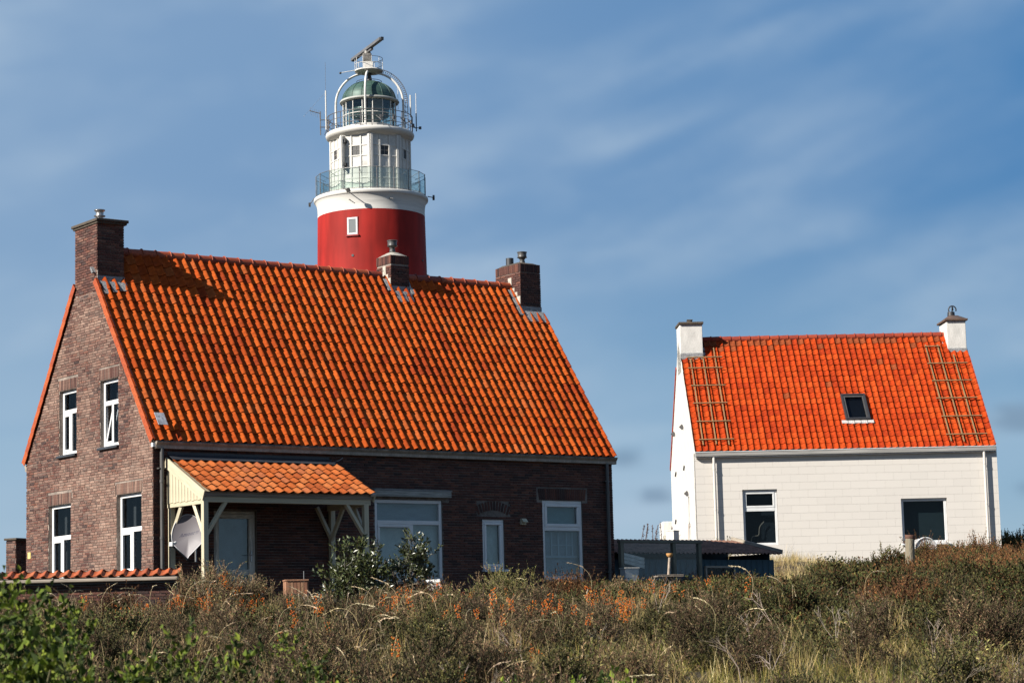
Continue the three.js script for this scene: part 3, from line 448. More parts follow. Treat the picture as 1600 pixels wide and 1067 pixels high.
// ------------------------------------------------------------------ the white house
const WB = 2.3, WPOS = [5.8272, WB, -74.2737], WTURN = 0.0388, WEV = 3.874, WRG = 7.98, WL = 9.8, WD = 7.477;
const wPitch = Math.atan2(WRG - WEV, WD / 2), wSlope = Math.hypot(WRG - WEV, WD / 2);
const whiteRoofFrame = (o) => { const q = V(0, WRG, -WD / 2).applyAxisAngle(V(0, 1, 0), WTURN).add(V(...WPOS)); o.position.copy(q); o.rotation.set(wPitch, WTURN, 0, 'YXZ'); };
{
  const h = thing('white_house', 'white painted block house with orange tiled roof and two white chimneys on the dune', 'house', WPOS, WTURN), y = (v) => v + WEV;
  const holes = [[1.5, 2.63, y(-3.05), y(-1.25)], [6.65, 8.15, y(-3.1), y(-1.65)]];
  const front = put(h, 'wall', extrude([[0.0, -1.2], [WL + 0.06, -1.2], [WL + 0.06, y(-0.03)], [0.0, y(-0.03)]], holes.map((q) => rect(...q)), 0.3).translate(0, 0, -0.36), M.joint);
  // painted blocks, each its own piece
  const mats = [0.97, 0.985, 0.995, 1.0, 1.01].map((k) => { const m = M.whitePaint.clone(); m.color.multiplyScalar(k); m.map = m.bumpMap = null; return m; }), r = rng(90), unit = new THREE.BoxGeometry(1, 1, 1);
  const course = 0.25; let row = 0;
  for (let yy = y(-0.04); yy > -0.3; yy -= course, row++) {
    const t = yy - 0.0015, b = Math.max(yy - course + 0.003, -1.2); let x = row % 2 ? -0.28 : 0;
    while (x < WL + 0.05) {
      let a = Math.max(x, 0) + 0.0015, e = Math.min(x + 0.56, WL + 0.06) - 0.0015; x += 0.56;
      let segs = [[a, e, b, t]];
      for (const [p, q, s, u] of holes) segs = segs.flatMap(([A, E, B, T]) => E <= p || A >= q || T <= s || B >= u ? [[A, E, B, T]] : [[A, Math.min(E, p), B, T], [Math.max(A, q), E, B, T], [Math.max(A, p), Math.min(E, q), Math.max(B, u), T], [Math.max(A, p), Math.min(E, q), B, Math.min(T, s)]].filter(([i, j, k, l]) => j - i > 0.012 && l - k > 0.012));
      for (const [A, E, B, T] of segs) { const m = put(front, 'block', unit, mats[Math.floor(clamp(0.5 + 2.2 * (fbm(A * 0.7, B * 1.1, 3, 3) - 0.5) + 0.5 * (r() - 0.5), 0, 0.99) * 5)]); m.scale.set(E - A, T - B, 0.03); m.position.set((A + E) / 2, (T + B) / 2, -0.071 + (r() - 0.5) * 0.0015); }
    }
  }
  for (const side of [0, 1]) {   // rendered gables
    const g = part(h, side ? 'end_wall' : 'gable_wall'); g.position.set(side ? WL + 0.06 : 0, 0, 0); g.rotation.y = side ? Math.PI / 2 : -Math.PI / 2; const s = side ? 1 : -1;
    const outl = (side ? [[0.066, -1.2], [0.066, y(-0.1)], [WD / 2, WRG - 0.05], [WD - 0.05, y(-0.1)], [WD - 0.05, -1.2]] : [[0.066, -1.2], [0.066, y(-0.08)], [WD / 2, WRG + 0.02], [WD - 0.02, y(0.06)], [WD - 0.0, y(0.06)], [WD, -1.2]]).map(([v, yy]) => [v * s, yy]);
    const hl = side ? [] : [[[-2.4, y(-2.9)], [-2.05, y(-2.9)], [-2.05, y(-1.3)], [-2.4, y(-1.3)]]];
    put(g, 'plaster', extrude(outl, hl, 0.28).translate(0, 0, -0.28 + (side ? 0.001 : 0)), M.whiteRender);
    if (!side) {
      windowPart(g, { x0: -2.4, x1: -2.05, y0: y(-2.9), y1: y(-1.3), f: 0.04, z: -0.1, bars: [[-2.36, -2.09, y(-2.02), y(-1.9)]], panes: [[-2.37, -2.08, y(-2.87), y(-1.33), glassDim]] });
      for (const [v, hh] of [[3.07, 1.06], [5.72, 1.07], [2.25, -1.24]]) put(g, 'vent_hood', [beam([-v, y(hh + 0.1), 0.0], [-v, y(hh), 0.1], 0.15, 0.012, [1, 0, 0]), box(-v - 0.075, -v - 0.065, y(hh - 0.01), y(hh + 0.06), 0, 0.05), box(-v + 0.065, -v + 0.075, y(hh - 0.01), y(hh + 0.06), 0, 0.05)], M.zinc);
      for (const [v, hh] of [[3.11, -0.27], [5.75, -0.28], [6.26, -1.9]]) put(g, 'wall_anchor', beam([-v - 0.12, y(hh - 0.06), 0.015], [-v + 0.12, y(hh + 0.06), 0.015], 0.06, 0.04), M.pipeDark);
    }
  }
  put(h, 'back_wall', box(0.29, WL - 0.23, -1.2, y(-0.05), -WD + 0.05, -WD + 0.3), M.whiteRender);
  put(h, 'floor', box(0.29, WL - 0.23, -0.1, 0.1, -WD + 0.31, -0.37), M.interior);
  put(h, 'ceiling', box(0.29, WL - 0.23, y(-0.3), y(-0.15), -WD + 0.31, -0.37), M.interior);
  const pal = [[0.32, 0.032, 0.005], [0.36, 0.038, 0.005], [0.39, 0.043, 0.006], [0.41, 0.048, 0.006], [0.425, 0.057, 0.008], [0.24, 0.055, 0.018]];
  for (const back of [0, 1]) {
    const roof = part(h, 'roof'); roof.position.set(back ? WL : 0, WRG, -WD / 2); roof.rotation.set(wPitch, back ? Math.PI : 0, 0, 'YXZ');
    put(roof, 'roof_deck', box(0.02, WL - (back ? 0.24 : 0.02), -0.12, -0.03, 0.1, wSlope - 0.05), M.deck);
    const w = WL / 46, rows = 20, rp = wSlope / (rows + 0.15);
    const skip = back ? (i) => i > 44 : (i, j) => { const u = (i + 0.5) * w, s = (rows - j - 0.5) * rp; return (u < 0.78 && s > 4.62) || (u > 9.12 && s > 4.75) || (u > 5.14 && u < 5.9 && s > 1.3 && s < 2.5); };
    tileRoof(roof, { cols: 46, rows, w, pitch: rp, amp: 0.044, palette: pal, mossy: true, seed: 45 + back, slope: wSlope, skip, near: back ? null : (t) => Math.hypot((t.i - 23) * 0.04, rows - t.j) });
    if (!back) {
      const s = (v) => wSlope - v, f = 0.07, sk = part(roof, 'skylight');
      put(sk, 'frame', [rbox(5.11, 5.93, 0.0, 0.15, s(2.53), s(2.53) + f), rbox(5.11, 5.93, 0.0, 0.15, s(1.28) - f, s(1.28)), rbox(5.11, 5.11 + f, 0.0, 0.149, s(2.53) + f, s(1.28) - f), rbox(5.93 - f, 5.93, 0.0, 0.149, s(2.53) + f, s(1.28) - f)], M.black);
      put(sk, 'sash', [box(5.19, 5.23, 0.08, 0.13, s(2.44), s(1.37)), box(5.81, 5.85, 0.08, 0.13, s(2.44), s(1.37)), box(5.231, 5.809, 0.08, 0.129, s(2.44), s(2.38))], M.pipeDark);
      put(sk, 'pane', box(5.19, 5.85, 0.085, 0.09, s(2.44), s(1.36)), glassDim); put(sk, 'shaft', box(5.13, 5.91, -0.02, 0.0, s(2.5), s(1.3)), M.black);
      for (let i = 0; i < 5; i++) put(sk, 'lead_flashing', rbox(4.97 + i * 0.215, 5.17 + i * 0.215, 0.07, 0.085, s(1.29), s(1.14 - 0.02 * (i % 2)), 0.004), std(rgb(0.62, 0.58, 0.55), { map: mottle }));
    }
    const vg = box(-0.02, 0.012, -0.08, 0.05, 0, rp + 0.02), vm = pal.slice(0, 4).map((c) => std(rgb(...c), { map: tileSkin }));
    for (const side of [1]) for (let j = 4; j < rows; j++) { const m = put(roof, 'verge_tile', vg, vm[(j * 7) % 4]); m.position.set(WL + 0.02, 0.02, wSlope - (rows - j) * rp - 0.02); m.rotation.x = -0.05; }
  }
  const rm = pal.slice(0, 4).map((c) => std(rgb(c[0] * 0.8, c[1] * 0.85, c[2]), { map: tileSkin }));
  ridgeTiles(part(h, 'ridge'), 0.8, 9.2, WRG + 0.035, -WD / 2, rm, 19, 0.33);
  put(h, 'gutter', [rbox(0.0, WL + 0.02, y(-0.17), y(-0.02), -0.035, 0.12, 0.02)], std(rgb(0.42, 0.40, 0.37), { roughness: 0.5, map: mottle }));
  put(h, 'gutter_rim', [rbox(-0.005, WL + 0.025, y(-0.03), y(-0.005), 0.1, 0.135, 0.01), rbox(0.0, WL + 0.02, y(-0.2), y(-0.175), -0.03, 0.08, 0.008)], M.whiteFrame);
  for (const u of [0.6, 9.42]) put(h, 'downpipe', [rod([u, -1, 0.055], [u, y(-0.15), 0.055], 0.045, 12), ...[0.7, 2.0, 3.3].map((k) => new THREE.CylinderGeometry(0.053, 0.053, 0.05, 12).translate(u, k, 0.055))], M.whitePaint);
  windowPart(h, { x0: 1.5, x1: 2.63, y0: y(-3.05), y1: y(-1.25), f: 0.08, z: -0.14, bars: [[1.58, 2.55, y(-1.95), y(-1.83)]], sash: [[1.58, 2.55, y(-1.83), y(-1.33), 0.06]], panes: [[1.62, 2.5, y(-1.8), y(-1.37)], [1.57, 2.56, y(-2.99), y(-1.94)]] });
  windowPart(h, { x0: 6.65, x1: 8.15, y0: y(-3.1), y1: y(-1.65), f: 0.09, z: -0.14, panes: [[6.73, 8.07, y(-3.03), y(-1.73)]], sill: M.whiteFrame });
  put(h, 'curtain', box(6.6, 8.2, y(-3.1), y(-1.6), -0.45, -0.43), std(rgb(0.055, 0.09, 0.095)));
  put(h, 'curtain', box(1.45, 2.68, y(-3.1), y(-1.3), -0.45, -0.43), std(rgb(0.02, 0.032, 0.042)));
  put(h, 'dead_branch', tube([[1.75, y(-3.0), -0.3], [1.82, y(-2.75), -0.31], [2.0, y(-2.72), -0.3], [2.06, y(-2.45), -0.3], [2.2, y(-2.28), -0.31]], 0.018, 30, 5), std(rgb(0.5, 0.42, 0.32)));
  const chim = (u0, u1, v0, v1, ht, foot) => { const c = part(h, 'chimney'); put(c, 'stack', rbox(u0, u1, y(foot - 0.5), y(ht), -v1, -v0, 0.015), M.whiteRender); put(c, 'cement_flashing', rbox(u0 - 0.006, u1 + 0.006, y(foot - 0.1), y(foot + 0.17), -v0 - 0.1, -v0 + 0.03, 0.012), M.lead); return c; };
  const cl = chim(0.0, 0.76, 3.07, 4.14, 4.6, 3.45);
  put(cl, 'cap', rbox(-0.04, 0.8, y(4.602), y(4.68), -4.2, -3.0, 0.01), M.capStone); put(cl, 'flue_pot', [new THREE.CylinderGeometry(0.09, 0.11, 0.14, 10).translate(0.4, y(4.75), -3.6), rbox(0.3, 0.5, y(4.8), y(4.83), -3.7, -3.5, 0.008)], M.capStone);
  const cr = chim(9.15, 9.8, 3.16, 4.29, 4.56, 3.45);
  put(cr, 'cap', [rbox(9.08, 9.87, y(4.562), y(4.63), -4.37, -3.08, 0.01), new THREE.CylinderGeometry(0.2, 0.52, 0.16, 4).rotateY(Math.PI / 4).scale(1, 1, 1.6).translate(9.475, y(4.711), -3.72)], std(rgb(0.13, 0.075, 0.05), { map: mottle }));
  put(cr, 'flue_pot', [new THREE.CylinderGeometry(0.12, 0.13, 0.16, 10).translate(9.45, y(4.86), -3.72), new THREE.TorusGeometry(0.13, 0.022, 6, 16, 4.4).rotateZ(-0.4).translate(9.5, y(5.02), -3.72), new THREE.TorusGeometry(0.12, 0.02, 6, 16, 4).rotateY(1.2).translate(9.5, y(5.0), -3.7)], M.black);
  for (let i = 0; i < 3; i++) { put(cl, 'lead_flashing', beam([0.8 + i * 0.01, y(3.5 + i * 0.17), -3.16 - i * 0.15], [0.8, y(3.38 + i * 0.17), -3.0 - i * 0.15], 0.1, 0.016), std(rgb(0.6, 0.58, 0.56), { map: mottle })); put(cr, 'lead_flashing', beam([9.1 - i * 0.01, y(3.55 + i * 0.17), -3.2 - i * 0.15], [9.1, y(3.4 + i * 0.17), -3.06 - i * 0.15], 0.1, 0.016), std(rgb(0.55, 0.5, 0.47), { map: mottle })); }
  // low annexe and squat white pillar at the back-left corner
  put(h, 'annexe', rbox(-0.35, 0.3, -1, y(-1.82), -WD - 1.2, -WD + 0.04, 0.02), M.whiteRender);
  // tile ladders lying on the roof
  const ladder = (rails, rungs, label) => {
    const t = thing('roof_ladder', label, 'roof ladder', [0, 0, 0], 0, 'batten ladders on the white house roof'); whiteRoofFrame(t);
    const cx = (rails[0][0] + rails[2][0]) / 2; t.translateX(cx); t.translateZ(wSlope - 0.3);
    const Z = (s) => 0.3 - s;
    for (const [x, a, b] of rails) put(t, 'rail', beam([x - cx, 0.115, Z(a)], [x - cx + 0.02, 0.115, Z(b)], 0.036, 0.03), M.batten);
    for (const [s, a, b] of rungs) put(t, 'rung', beam([a - cx, 0.153, Z(s)], [b - cx, 0.153, Z(s)], 0.034, 0.036), M.batten);
  };
  ladder([[0.29, 0.2, 4.54], [0.72, 0.23, 4.57], [1.13, 0.18, 5.05]], [[4.53, 0.2, 1.38], [3.98, 0.17, 1.34], [3.08, 0.18, 1.33], [2.2, 0.16, 1.3], [1.3, 0.18, 1.3], [0.42, 0.17, 1.31]], 'wooden batten ladder on the white house roof below the left white chimney');
  ladder([[8.385, 0.13, 4.99], [8.80, 0.1, 4.98], [9.25, 0.09, 4.45]], [[4.86, 8.36, 8.88], [3.97, 8.29, 9.65], [3.08, 8.28, 9.63], [2.2, 8.26, 9.64], [1.3, 8.27, 9.62], [0.42, 8.26, 9.61]], 'wooden batten ladder on the white house roof below the right white chimney');
}

// ------------------------------------------------------------------ the lighthouse
{
  const X = -10.313, Z = -169.69, B = groundY(X, Z) - 0.3;
  const L = thing('lighthouse', 'tall round red lighthouse with white lantern storey, glass gallery and green copper dome', 'lighthouse', [X, B, Z], 0.0607), y = (v) => v - B;
  const redSkin = tex(512, (u, v) => { const s = 0.88 + 0.22 * (tnoise(u, v, 6, 61) - 0.5) + 0.34 * (tnoise(u * 1, v * 0.12, 46, 67, 3) - 0.5); return [s, s * 0.97, s * 0.97]; });
  put(L, 'shaft', lathe([[5.0, 0], [4.62, y(12)], [4.28, y(20)], [4.09, y(27.98)], [4.02, y(32.25)]], 96), new THREE.MeshPhysicalMaterial({ color: rgb(0.285, 0.016, 0.011), specularIntensity: 0.35, side: THREE.DoubleSide, map: redSkin, roughness: 0.7, bumpMap: grit, bumpScale: 0.006 }));
  put(L, 'white_band', lathe([[4.022, y(32.25)], [4.01, y(32.6)], [4.03, y(32.95)], [4.1, y(33.22)], [4.2, y(33.4)]], 96), M.whiteRender);
  put(L, 'gallery_slab', lathe([[4.2, y(33.4)], [4.27, y(33.44)], [4.29, y(33.56)], [4.27, y(33.68)], [4.2, y(33.72)], [0.1, y(33.73)]], 96), M.whiteRender);
  // glass balustrade round the gallery
  const N = 20, R = 4.12, th = (k) => (6.5 + 18 * k) * Math.PI / 180, at = (t, r, h) => [r * Math.sin(t), h, r * Math.cos(t)];
  const W = 2 * R * Math.sin(Math.PI / N), pane = box(-W / 2 + 0.03, W / 2 - 0.03, 0.1, 1.58, -0.01, 0.01);
  for (let k = 0; k < N; k++) {
    put(L, 'gallery_post', [rod(at(th(k), R, y(33.7)), at(th(k), R, y(35.4)), 0.035, 6), rod(at(th(k), R - 0.02, y(35.28)), at(th(k), R - 0.75, y(35.0)), 0.018, 5)], M.zinc);
    const p = put(L, 'glass_panel', pane, glassGreen), m = th(k) + Math.PI / N; p.position.set(R * Math.cos(Math.PI / N) * Math.sin(m), y(33.75), R * Math.cos(Math.PI / N) * Math.cos(m)); p.rotation.y = m;
    put(L, 'handrail', rod(at(th(k), R, y(35.36)), at(th(k + 1), R, y(35.36)), 0.022, 5), M.steel);
    put(L, 'base_rail', rod(at(th(k), R, y(33.82)), at(th(k + 1), R, y(33.82)), 0.025, 5), M.steel);
  }
  for (const hh of [34.2, 34.6, 35.0]) put(L, 'wire', ring(R - 0.55, y(hh), 0.012, 60, 4), M.steel);
  // window and vent in the red shaft
  { const g = part(L, 'window'), t = -0.352, r = 4.03; g.position.set(r * Math.sin(t), y(30.35), r * Math.cos(t)); g.rotation.y = t;
    put(g, 'frame', [rbox(-0.4, 0.4, 1.15, 1.27, -0.12, 0.05), rbox(-0.4, 0.4, 0, 0.12, -0.12, 0.05), rbox(-0.4, -0.28, 0.12, 1.15, -0.12, 0.049), rbox(0.28, 0.4, 0.12, 1.15, -0.12, 0.049)], M.whiteFrame);
    put(g, 'pane', box(-0.29, 0.29, 0.11, 1.16, 0.025, 0.03), new THREE.MeshPhysicalMaterial({ color: rgb(0.16, 0.17, 0.17), roughness: 0.12 }));
    put(g, 'sill', rbox(-0.5, 0.5, -0.13, -0.01, -0.1, 0.13), std(rgb(0.2, 0.02, 0.02))); put(g, 'surround', box(-0.45, 0.45, -0.008, 1.32, -0.15, 0.02), std(rgb(0.16, 0.014, 0.014)));
    put(L, 'vent', new THREE.CylinderGeometry(0.1, 0.1, 0.1, 12).rotateX(Math.PI / 2).applyMatrix4(place(at(-0.352, 4.06, y(28.8)), [0, -0.352, 0])), M.black);
    put(L, 'vent', new THREE.CylinderGeometry(0.08, 0.08, 0.1, 12).rotateX(Math.PI / 2).applyMatrix4(place(at(1.15, 4.07, y(28.7)), [0, 1.15, 0])), M.black); }
  // eight-sided white storey, corner to the front; every face has framed panels and one small window
  const oct = part(L, 'upper_storey'), RO = 3.0;
  put(oct, 'core', new THREE.CylinderGeometry(RO - 0.06, RO + 0.02, 38.2 - 33.7, 8).translate(0, y(35.95), 0), M.whiteRender);
  const rowsY = [38.1, 37.28, 36.5, 35.64, 34.83, 33.76];
  for (let f = 0; f < 8; f++) {
    const t = (f + 0.5) * Math.PI / 4, rr = RO * Math.cos(Math.PI / 8), fw = 2 * RO * Math.sin(Math.PI / 8), g = (n, geo, mat) => { const m = put(oct, n, geo, mat); m.position.set((rr - 0.02) * Math.sin(t), 0, (rr - 0.02) * Math.cos(t)); m.rotation.y = t; return m; };
    const ribs = []; for (const x of [-fw / 6, fw / 6]) ribs.push(rbox(x - 0.06, x + 0.06, y(33.76), y(38.1), -0.05, 0.07)); for (const v of rowsY) ribs.push(rbox(-fw / 2 + 0.1, fw / 2 - 0.1, y(v) - 0.045, y(v) + 0.045, -0.05, 0.05)); ribs.push(rbox(-fw / 2 + 0.02, -fw / 2 + 0.2, y(33.75), y(38.12), -0.05, 0.10), rbox(fw / 2 - 0.2, fw / 2 - 0.02, y(33.75), y(38.12), -0.05, 0.10));
    g('rib', ribs, M.whiteRender);
    for (let c = 0; c < 3; c++) for (let k = 0; k < 5; k++) {
      const x0 = -fw / 2 + fw / 3 * c + 0.07, x1 = x0 + fw / 3 - 0.14;
      if (c === 1 && k === 1) { g('window', box(x0 - 0.01, x1 + 0.01, y(rowsY[k + 1]) + 0.05, y(rowsY[k]) - 0.05, -0.02, -0.005), M.black); g('window_bar', [box((x0 + x1) / 2 - 0.02, (x0 + x1) / 2 + 0.02, y(rowsY[k + 1]) + 0.05, y(rowsY[k]) - 0.05, -0.005, 0.015), box(x0, x1, y((rowsY[k] + rowsY[k + 1]) / 2) - 0.02, y((rowsY[k] + rowsY[k + 1]) / 2) + 0.02, -0.005, 0.013)], f % 2 ? M.pipeDark : M.fascia); } else g('panel', rbox(x0 - 0.01, x1 + 0.01, y(rowsY[k + 1]) + 0.045, y(rowsY[k]) - 0.045, -0.03, 0.0), c === 0 && k === 4 && f === 7 ? M.whitePaint : M.whiteRender);
    }
  }
  { const t = -0.74, g = put(L, 'signal_board', [rbox(-0.06, 0.06, y(35.6), y(38.0), -0.05, 0.62), rbox(-0.09, 0.0, y(35.55), y(38.05), 0.56, 0.68)], M.whiteRender); g.position.set(2.75 * Math.sin(t), 0, 2.75 * Math.cos(t)); g.rotation.y = t + 0.35;
    const k = put(L, 'hinge', [rbox(0.06, 0.2, y(35.75), y(36.0), 0.1, 0.5), rbox(0.06, 0.2, y(37.5), y(37.75), 0.1, 0.5)], M.black); k.position.copy(g.position); k.rotation.y = g.rotation.y; }
  put(L, 'downpipe', rod(at(0.03, 2.98, y(33.8)), at(0.03, 2.98, y(38.1)), 0.06, 8), std(rgb(0.5, 0.42, 0.3)));
  // upper gallery, lantern and dome
  put(L, 'upper_slab', lathe([[2.6, y(38.02)], [2.9, y(38.12)], [3.1, y(38.2)], [3.28, y(38.32)], [3.34, y(38.48)], [3.3, y(38.62)], [3.18, y(38.7)], [0.1, y(38.72)]], 80), M.whiteRender);
  for (const [hh, rr] of [[39.05, 0.022], [39.45, 0.022], [39.9, 0.03]]) put(L, 'upper_rail', ring(3.22, y(hh), rr, 64, 5), M.zinc);
  for (let k = 0; k < 24; k++) { const t = k * Math.PI / 12 + 0.05; put(L, 'upper_post', rod(at(t, 3.22, y(38.66)), at(t, 3.22, y(39.95)), 0.028, 5), M.zinc); }
  put(L, 'lantern_wall', lathe([[2.04, y(38.7)], [2.04, y(39.12)], [2.0, y(39.14)]], 48), M.whiteRender);
  const LN = 16; for (let k = 0; k < LN; k++) { const t = k * 2 * Math.PI / LN + 0.12, m = t + Math.PI / LN, w = 2 * 2.0 * Math.sin(Math.PI / LN);
    put(L, 'glazing_bar', rod(at(t, 2.0, y(39.1)), at(t, 2.0, y(41.05)), 0.035, 5), M.whiteRender);
    const p = put(L, 'lantern_pane', box(-w / 2 + 0.02, w / 2 - 0.02, y(39.14), y(41.04), -0.008, 0.008), glassGreen); p.position.set(2.0 * Math.cos(Math.PI / LN) * Math.sin(m), 0, 2.0 * Math.cos(Math.PI / LN) * Math.cos(m)); p.rotation.y = m; }
  put(L, 'glazing_ring', ring(2.0, y(40.0), 0.035, 48, 5), M.whiteRender);
  put(L, 'lens', lathe([[0.3, y(39.0)], [0.75, y(39.3)], [0.9, y(39.9)], [1.45, y(40.02)], [1.5, y(41.0)], [0.2, y(41.02)]], 24), std(rgb(0.03, 0.05, 0.045), { roughness: 0.25 }));
  put(L, 'dome_eave', lathe([[1.95, y(41.0)], [2.2, y(41.02)], [2.26, y(41.1)], [2.2, y(41.2)], [2.05, y(41.24)]], 64), std(rgb(0.46, 0.47, 0.43), { map: mottle }));
  const copper = tex(256, (u, v) => { const a = tnoise(u, v, 7, 71), b = tnoise(u, v, 30, 73, 3), s = 0.8 + 0.5 * (b - 0.5); return [lerp(0.30, 0.47, a) * s, lerp(0.46, 0.66, a) * s, lerp(0.42, 0.58, a) * s]; });
  const cmat = std(rgb(0.40, 0.40, 0.40), { map: copper, roughness: 0.55, metalness: 0.15 }), dome = [];
  for (let k = 0; k <= 14; k++) { const a = k / 14 * Math.PI / 2; dome.push([2.04 * Math.cos(a) + 0.001, y(41.24) + 1.5 * Math.sin(a)]); }
  put(L, 'dome', lathe(dome, 48), cmat);
  for (let k = 0; k < 16; k++) { const t = k * Math.PI / 8 + 0.1, pts = []; for (let i = 0; i <= 8; i++) { const a = i / 8 * 1.4; pts.push(at(t, 2.055 * Math.cos(a), y(41.24) + 1.515 * Math.sin(a))); } put(L, 'dome_seam', tube(pts, 0.022, 10, 4), cmat); }
  put(L, 'dome_rail', [ring(0.95, y(42.72), 0.022, 32, 5), ...[0, 1, 2, 3, 4, 5].map((k) => rod(at(k + 0.4, 0.95, y(42.5)), at(k + 0.4, 0.95, y(42.72)), 0.018, 5))], M.black);
  put(L, 'finial', lathe([[0.3, y(42.7)], [0.16, y(42.85)], [0.13, y(43.2)], [0.22, y(43.3)], [0.2, y(43.42)], [0.01, y(43.44)]], 16), M.black);
  // four curved struts carry the radar platform
  for (const [deg, ladder] of [[83, 1], [-7, 0], [-97, 0], [173, 0]]) {
    const t = deg * Math.PI / 180, curve = (o) => { const pts = []; pts.push(at(t, 2.56 + o, y(38.7)), at(t, 2.56 + o, y(40.0))); for (let i = 0; i <= 8; i++) { const a = i / 8 * Math.PI / 2 * 0.93; pts.push(at(t, 0.25 + (2.31 + o) * Math.cos(a), y(41.0) + (2.4 + o) * Math.sin(a))); } return pts; };
    put(L, 'strut', tube(curve(0), 0.085, 30, 8), M.whiteRender);
    if (ladder) { const a = curve(0.34), b = curve(0.12), l = part(L, 'strut_ladder'); put(l, 'stringer', tube(a, 0.03, 30, 5), M.zinc); for (let i = 1; i < a.length - 1; i++) for (const f of [0, 0.33, 0.66]) { const q = (p, k) => p[i].map((v, j) => lerp(v, p[i + 1][j], k)); put(l, 'rung', rod(q(a, f), q(b, f), 0.022, 4), M.zinc); } for (let i = 0; i < 6; i++) put(l, 'guard_hoop', rod(at(t + 0.05, 2.75, y(38.8 + i * 0.38)), at(t - 0.2, 2.75, y(38.8 + i * 0.38)), 0.02, 4), M.black); }
  }
  put(L, 'radar_platform', lathe([[0.05, y(43.4)], [0.7, y(43.4)], [1.06, y(43.48)], [1.08, y(43.6)], [0.05, y(43.61)]], 40), M.whiteRender);
  for (const hh of [44.05, 44.5]) put(L, 'platform_rail', ring(1.05, y(hh), 0.02, 40, 5), hh > 44.2 ? M.zinc : M.whiteRender);
  for (let k = 0; k < 10; k++) put(L, 'platform_post', rod(at(k * Math.PI / 5 + 0.2, 1.05, y(43.6)), at(k * Math.PI / 5 + 0.2, 1.05, y(44.52)), 0.022, 5), M.whiteRender);
  put(L, 'radar_pedestal', [rbox(-0.4, 0.35, y(43.62), y(44.25), -0.35, 0.35, 0.05)], M.whiteRender);
  const rad = part(L, 'radar_scanner'); rad.position.set(-0.1, y(44.5), 0);
  put(rad, 'gearbox', [rbox(-0.36, 0.32, -0.25, 0.38, -0.4, 0.4, 0.08), new THREE.CylinderGeometry(0.22, 0.3, 0.3, 14).translate(0, 0.5, 0)], std(rgb(0.20, 0.185, 0.165), { roughness: 0.5, map: mottle }));
  const bar = put(rad, 'antenna_bar', [rbox(-0.11, 0.11, -0.11, 0.13, -3.35, 3.35, 0.04), beam([0, -0.14, -1.1], [0, -0.2, 1.1], 0.18, 0.16), rbox(-0.2, -0.13, -0.1, 0.13, -3.3, 3.3, 0.02)], std(rgb(0.16, 0.16, 0.165), { roughness: 0.6, map: mottle })); bar.position.y = 0.72; bar.rotation.y = 0.34; bar.rotation.z = 0;
  put(rad, 'end_cap', rbox(-0.12, 0.12, -0.13, 0.14, 3.34, 3.4, 0.02), M.black).applyMatrix4(place([0, 0.72, 0], [0, 0.34, 0]));
  // masts, aerials and small lamps on the upper rail
  const mast = (x, y0, y1, r = 0.03, mat = M.whiteRender, zz = 0.3) => put(L, 'aerial', rod([x, y(y0), zz], [x, y(y1), zz], r, 6), mat);
  mast(-3.28, 39.0, 42.0, 0.055); mast(-3.28, 42.0, 44.2, 0.012, M.zinc); mast(3.09, 39.9, 41.6, 0.06); mast(3.5, 39.2, 41.73, 0.028); mast(3.5, 38.8, 40.2, 0.045, M.black); mast(2.72, 39.8, 41.3, 0.02); mast(-3.7, 38.6, 40.4, 0.045, M.zinc);
  mast(2.15, 40.5, 42.4, 0.02); mast(1.8, 38.7, 41.2, 0.04, M.black);
  put(L, 'aerial_bracket', [rod([-3.75, y(39.2), 0.3], [-3.0, y(39.2), 0.3], 0.035, 5), rod([-3.75, y(39.75), 0.3], [-3.0, y(39.75), 0.3], 0.035, 5), rod([-3.4, y(38.6), 0.3], [-2.9, y(39.6), 0.9], 0.03, 5)], M.zinc);
  put(L, 'yagi_aerial', [rod([-4.5, y(40.5), 0.2], [-3.7, y(40.25), 0.3], 0.035, 5), ...[0, 1, 2, 3, 4].map((k) => rod([-4.45 + k * 0.16, y(40.75 - k * 0.05), 0.2], [-4.4 + k * 0.16, y(40.1 - k * 0.05), 0.22], 0.012, 4))], M.zinc);
  put(L, 'wire', rod([-3.28, y(41.9), 0.3], [-5.0, y(40.2), -0.5], 0.008, 4), M.zinc);
  put(L, 'lamp_arm', [rod([3.2, y(39.1), 0.3], [3.75, y(39.05), 0.3], 0.03, 5), rbox(3.68, 3.88, y(38.96), y(39.16), 0.2, 0.4, 0.03)], M.black);
  put(L, 'lamp_arm', [rod([-1.05, y(43.58), 0.2], [-2.1, y(43.4), 0.2], 0.028, 5)], M.whiteRender); put(L, 'lamp', new THREE.SphereGeometry(0.09, 10, 8).translate(-2.15, y(43.38), 0.2), M.black);
  const flood = (t, r0, len, drop, sway) => { const a = at(t, r0, y(33.8)), b = at(t + sway, r0 + len, y(33.8 - drop)); put(L, 'floodlight', [rod(a, b, 0.035, 5), new THREE.BoxGeometry(0.26, 0.3, 0.16).applyMatrix4(place(b, [0.5, t, 0.4]))], M.pipeDark); };
  flood(-0.49, 4.2, 0.9, 0.35, 0.16); flood(-1.52, 4.25, 0.35, 0.5, 0); flood(1.5, 4.25, 0.45, 0.1, 0);
  for (const [t, hh] of [[-0.42, 33.0], [0.33, 33.05]]) put(L, 'hook', rod(at(t, 4.0, y(hh)), at(t + 0.06, 4.3, y(hh - 0.1)), 0.03, 5), M.pipeDark);
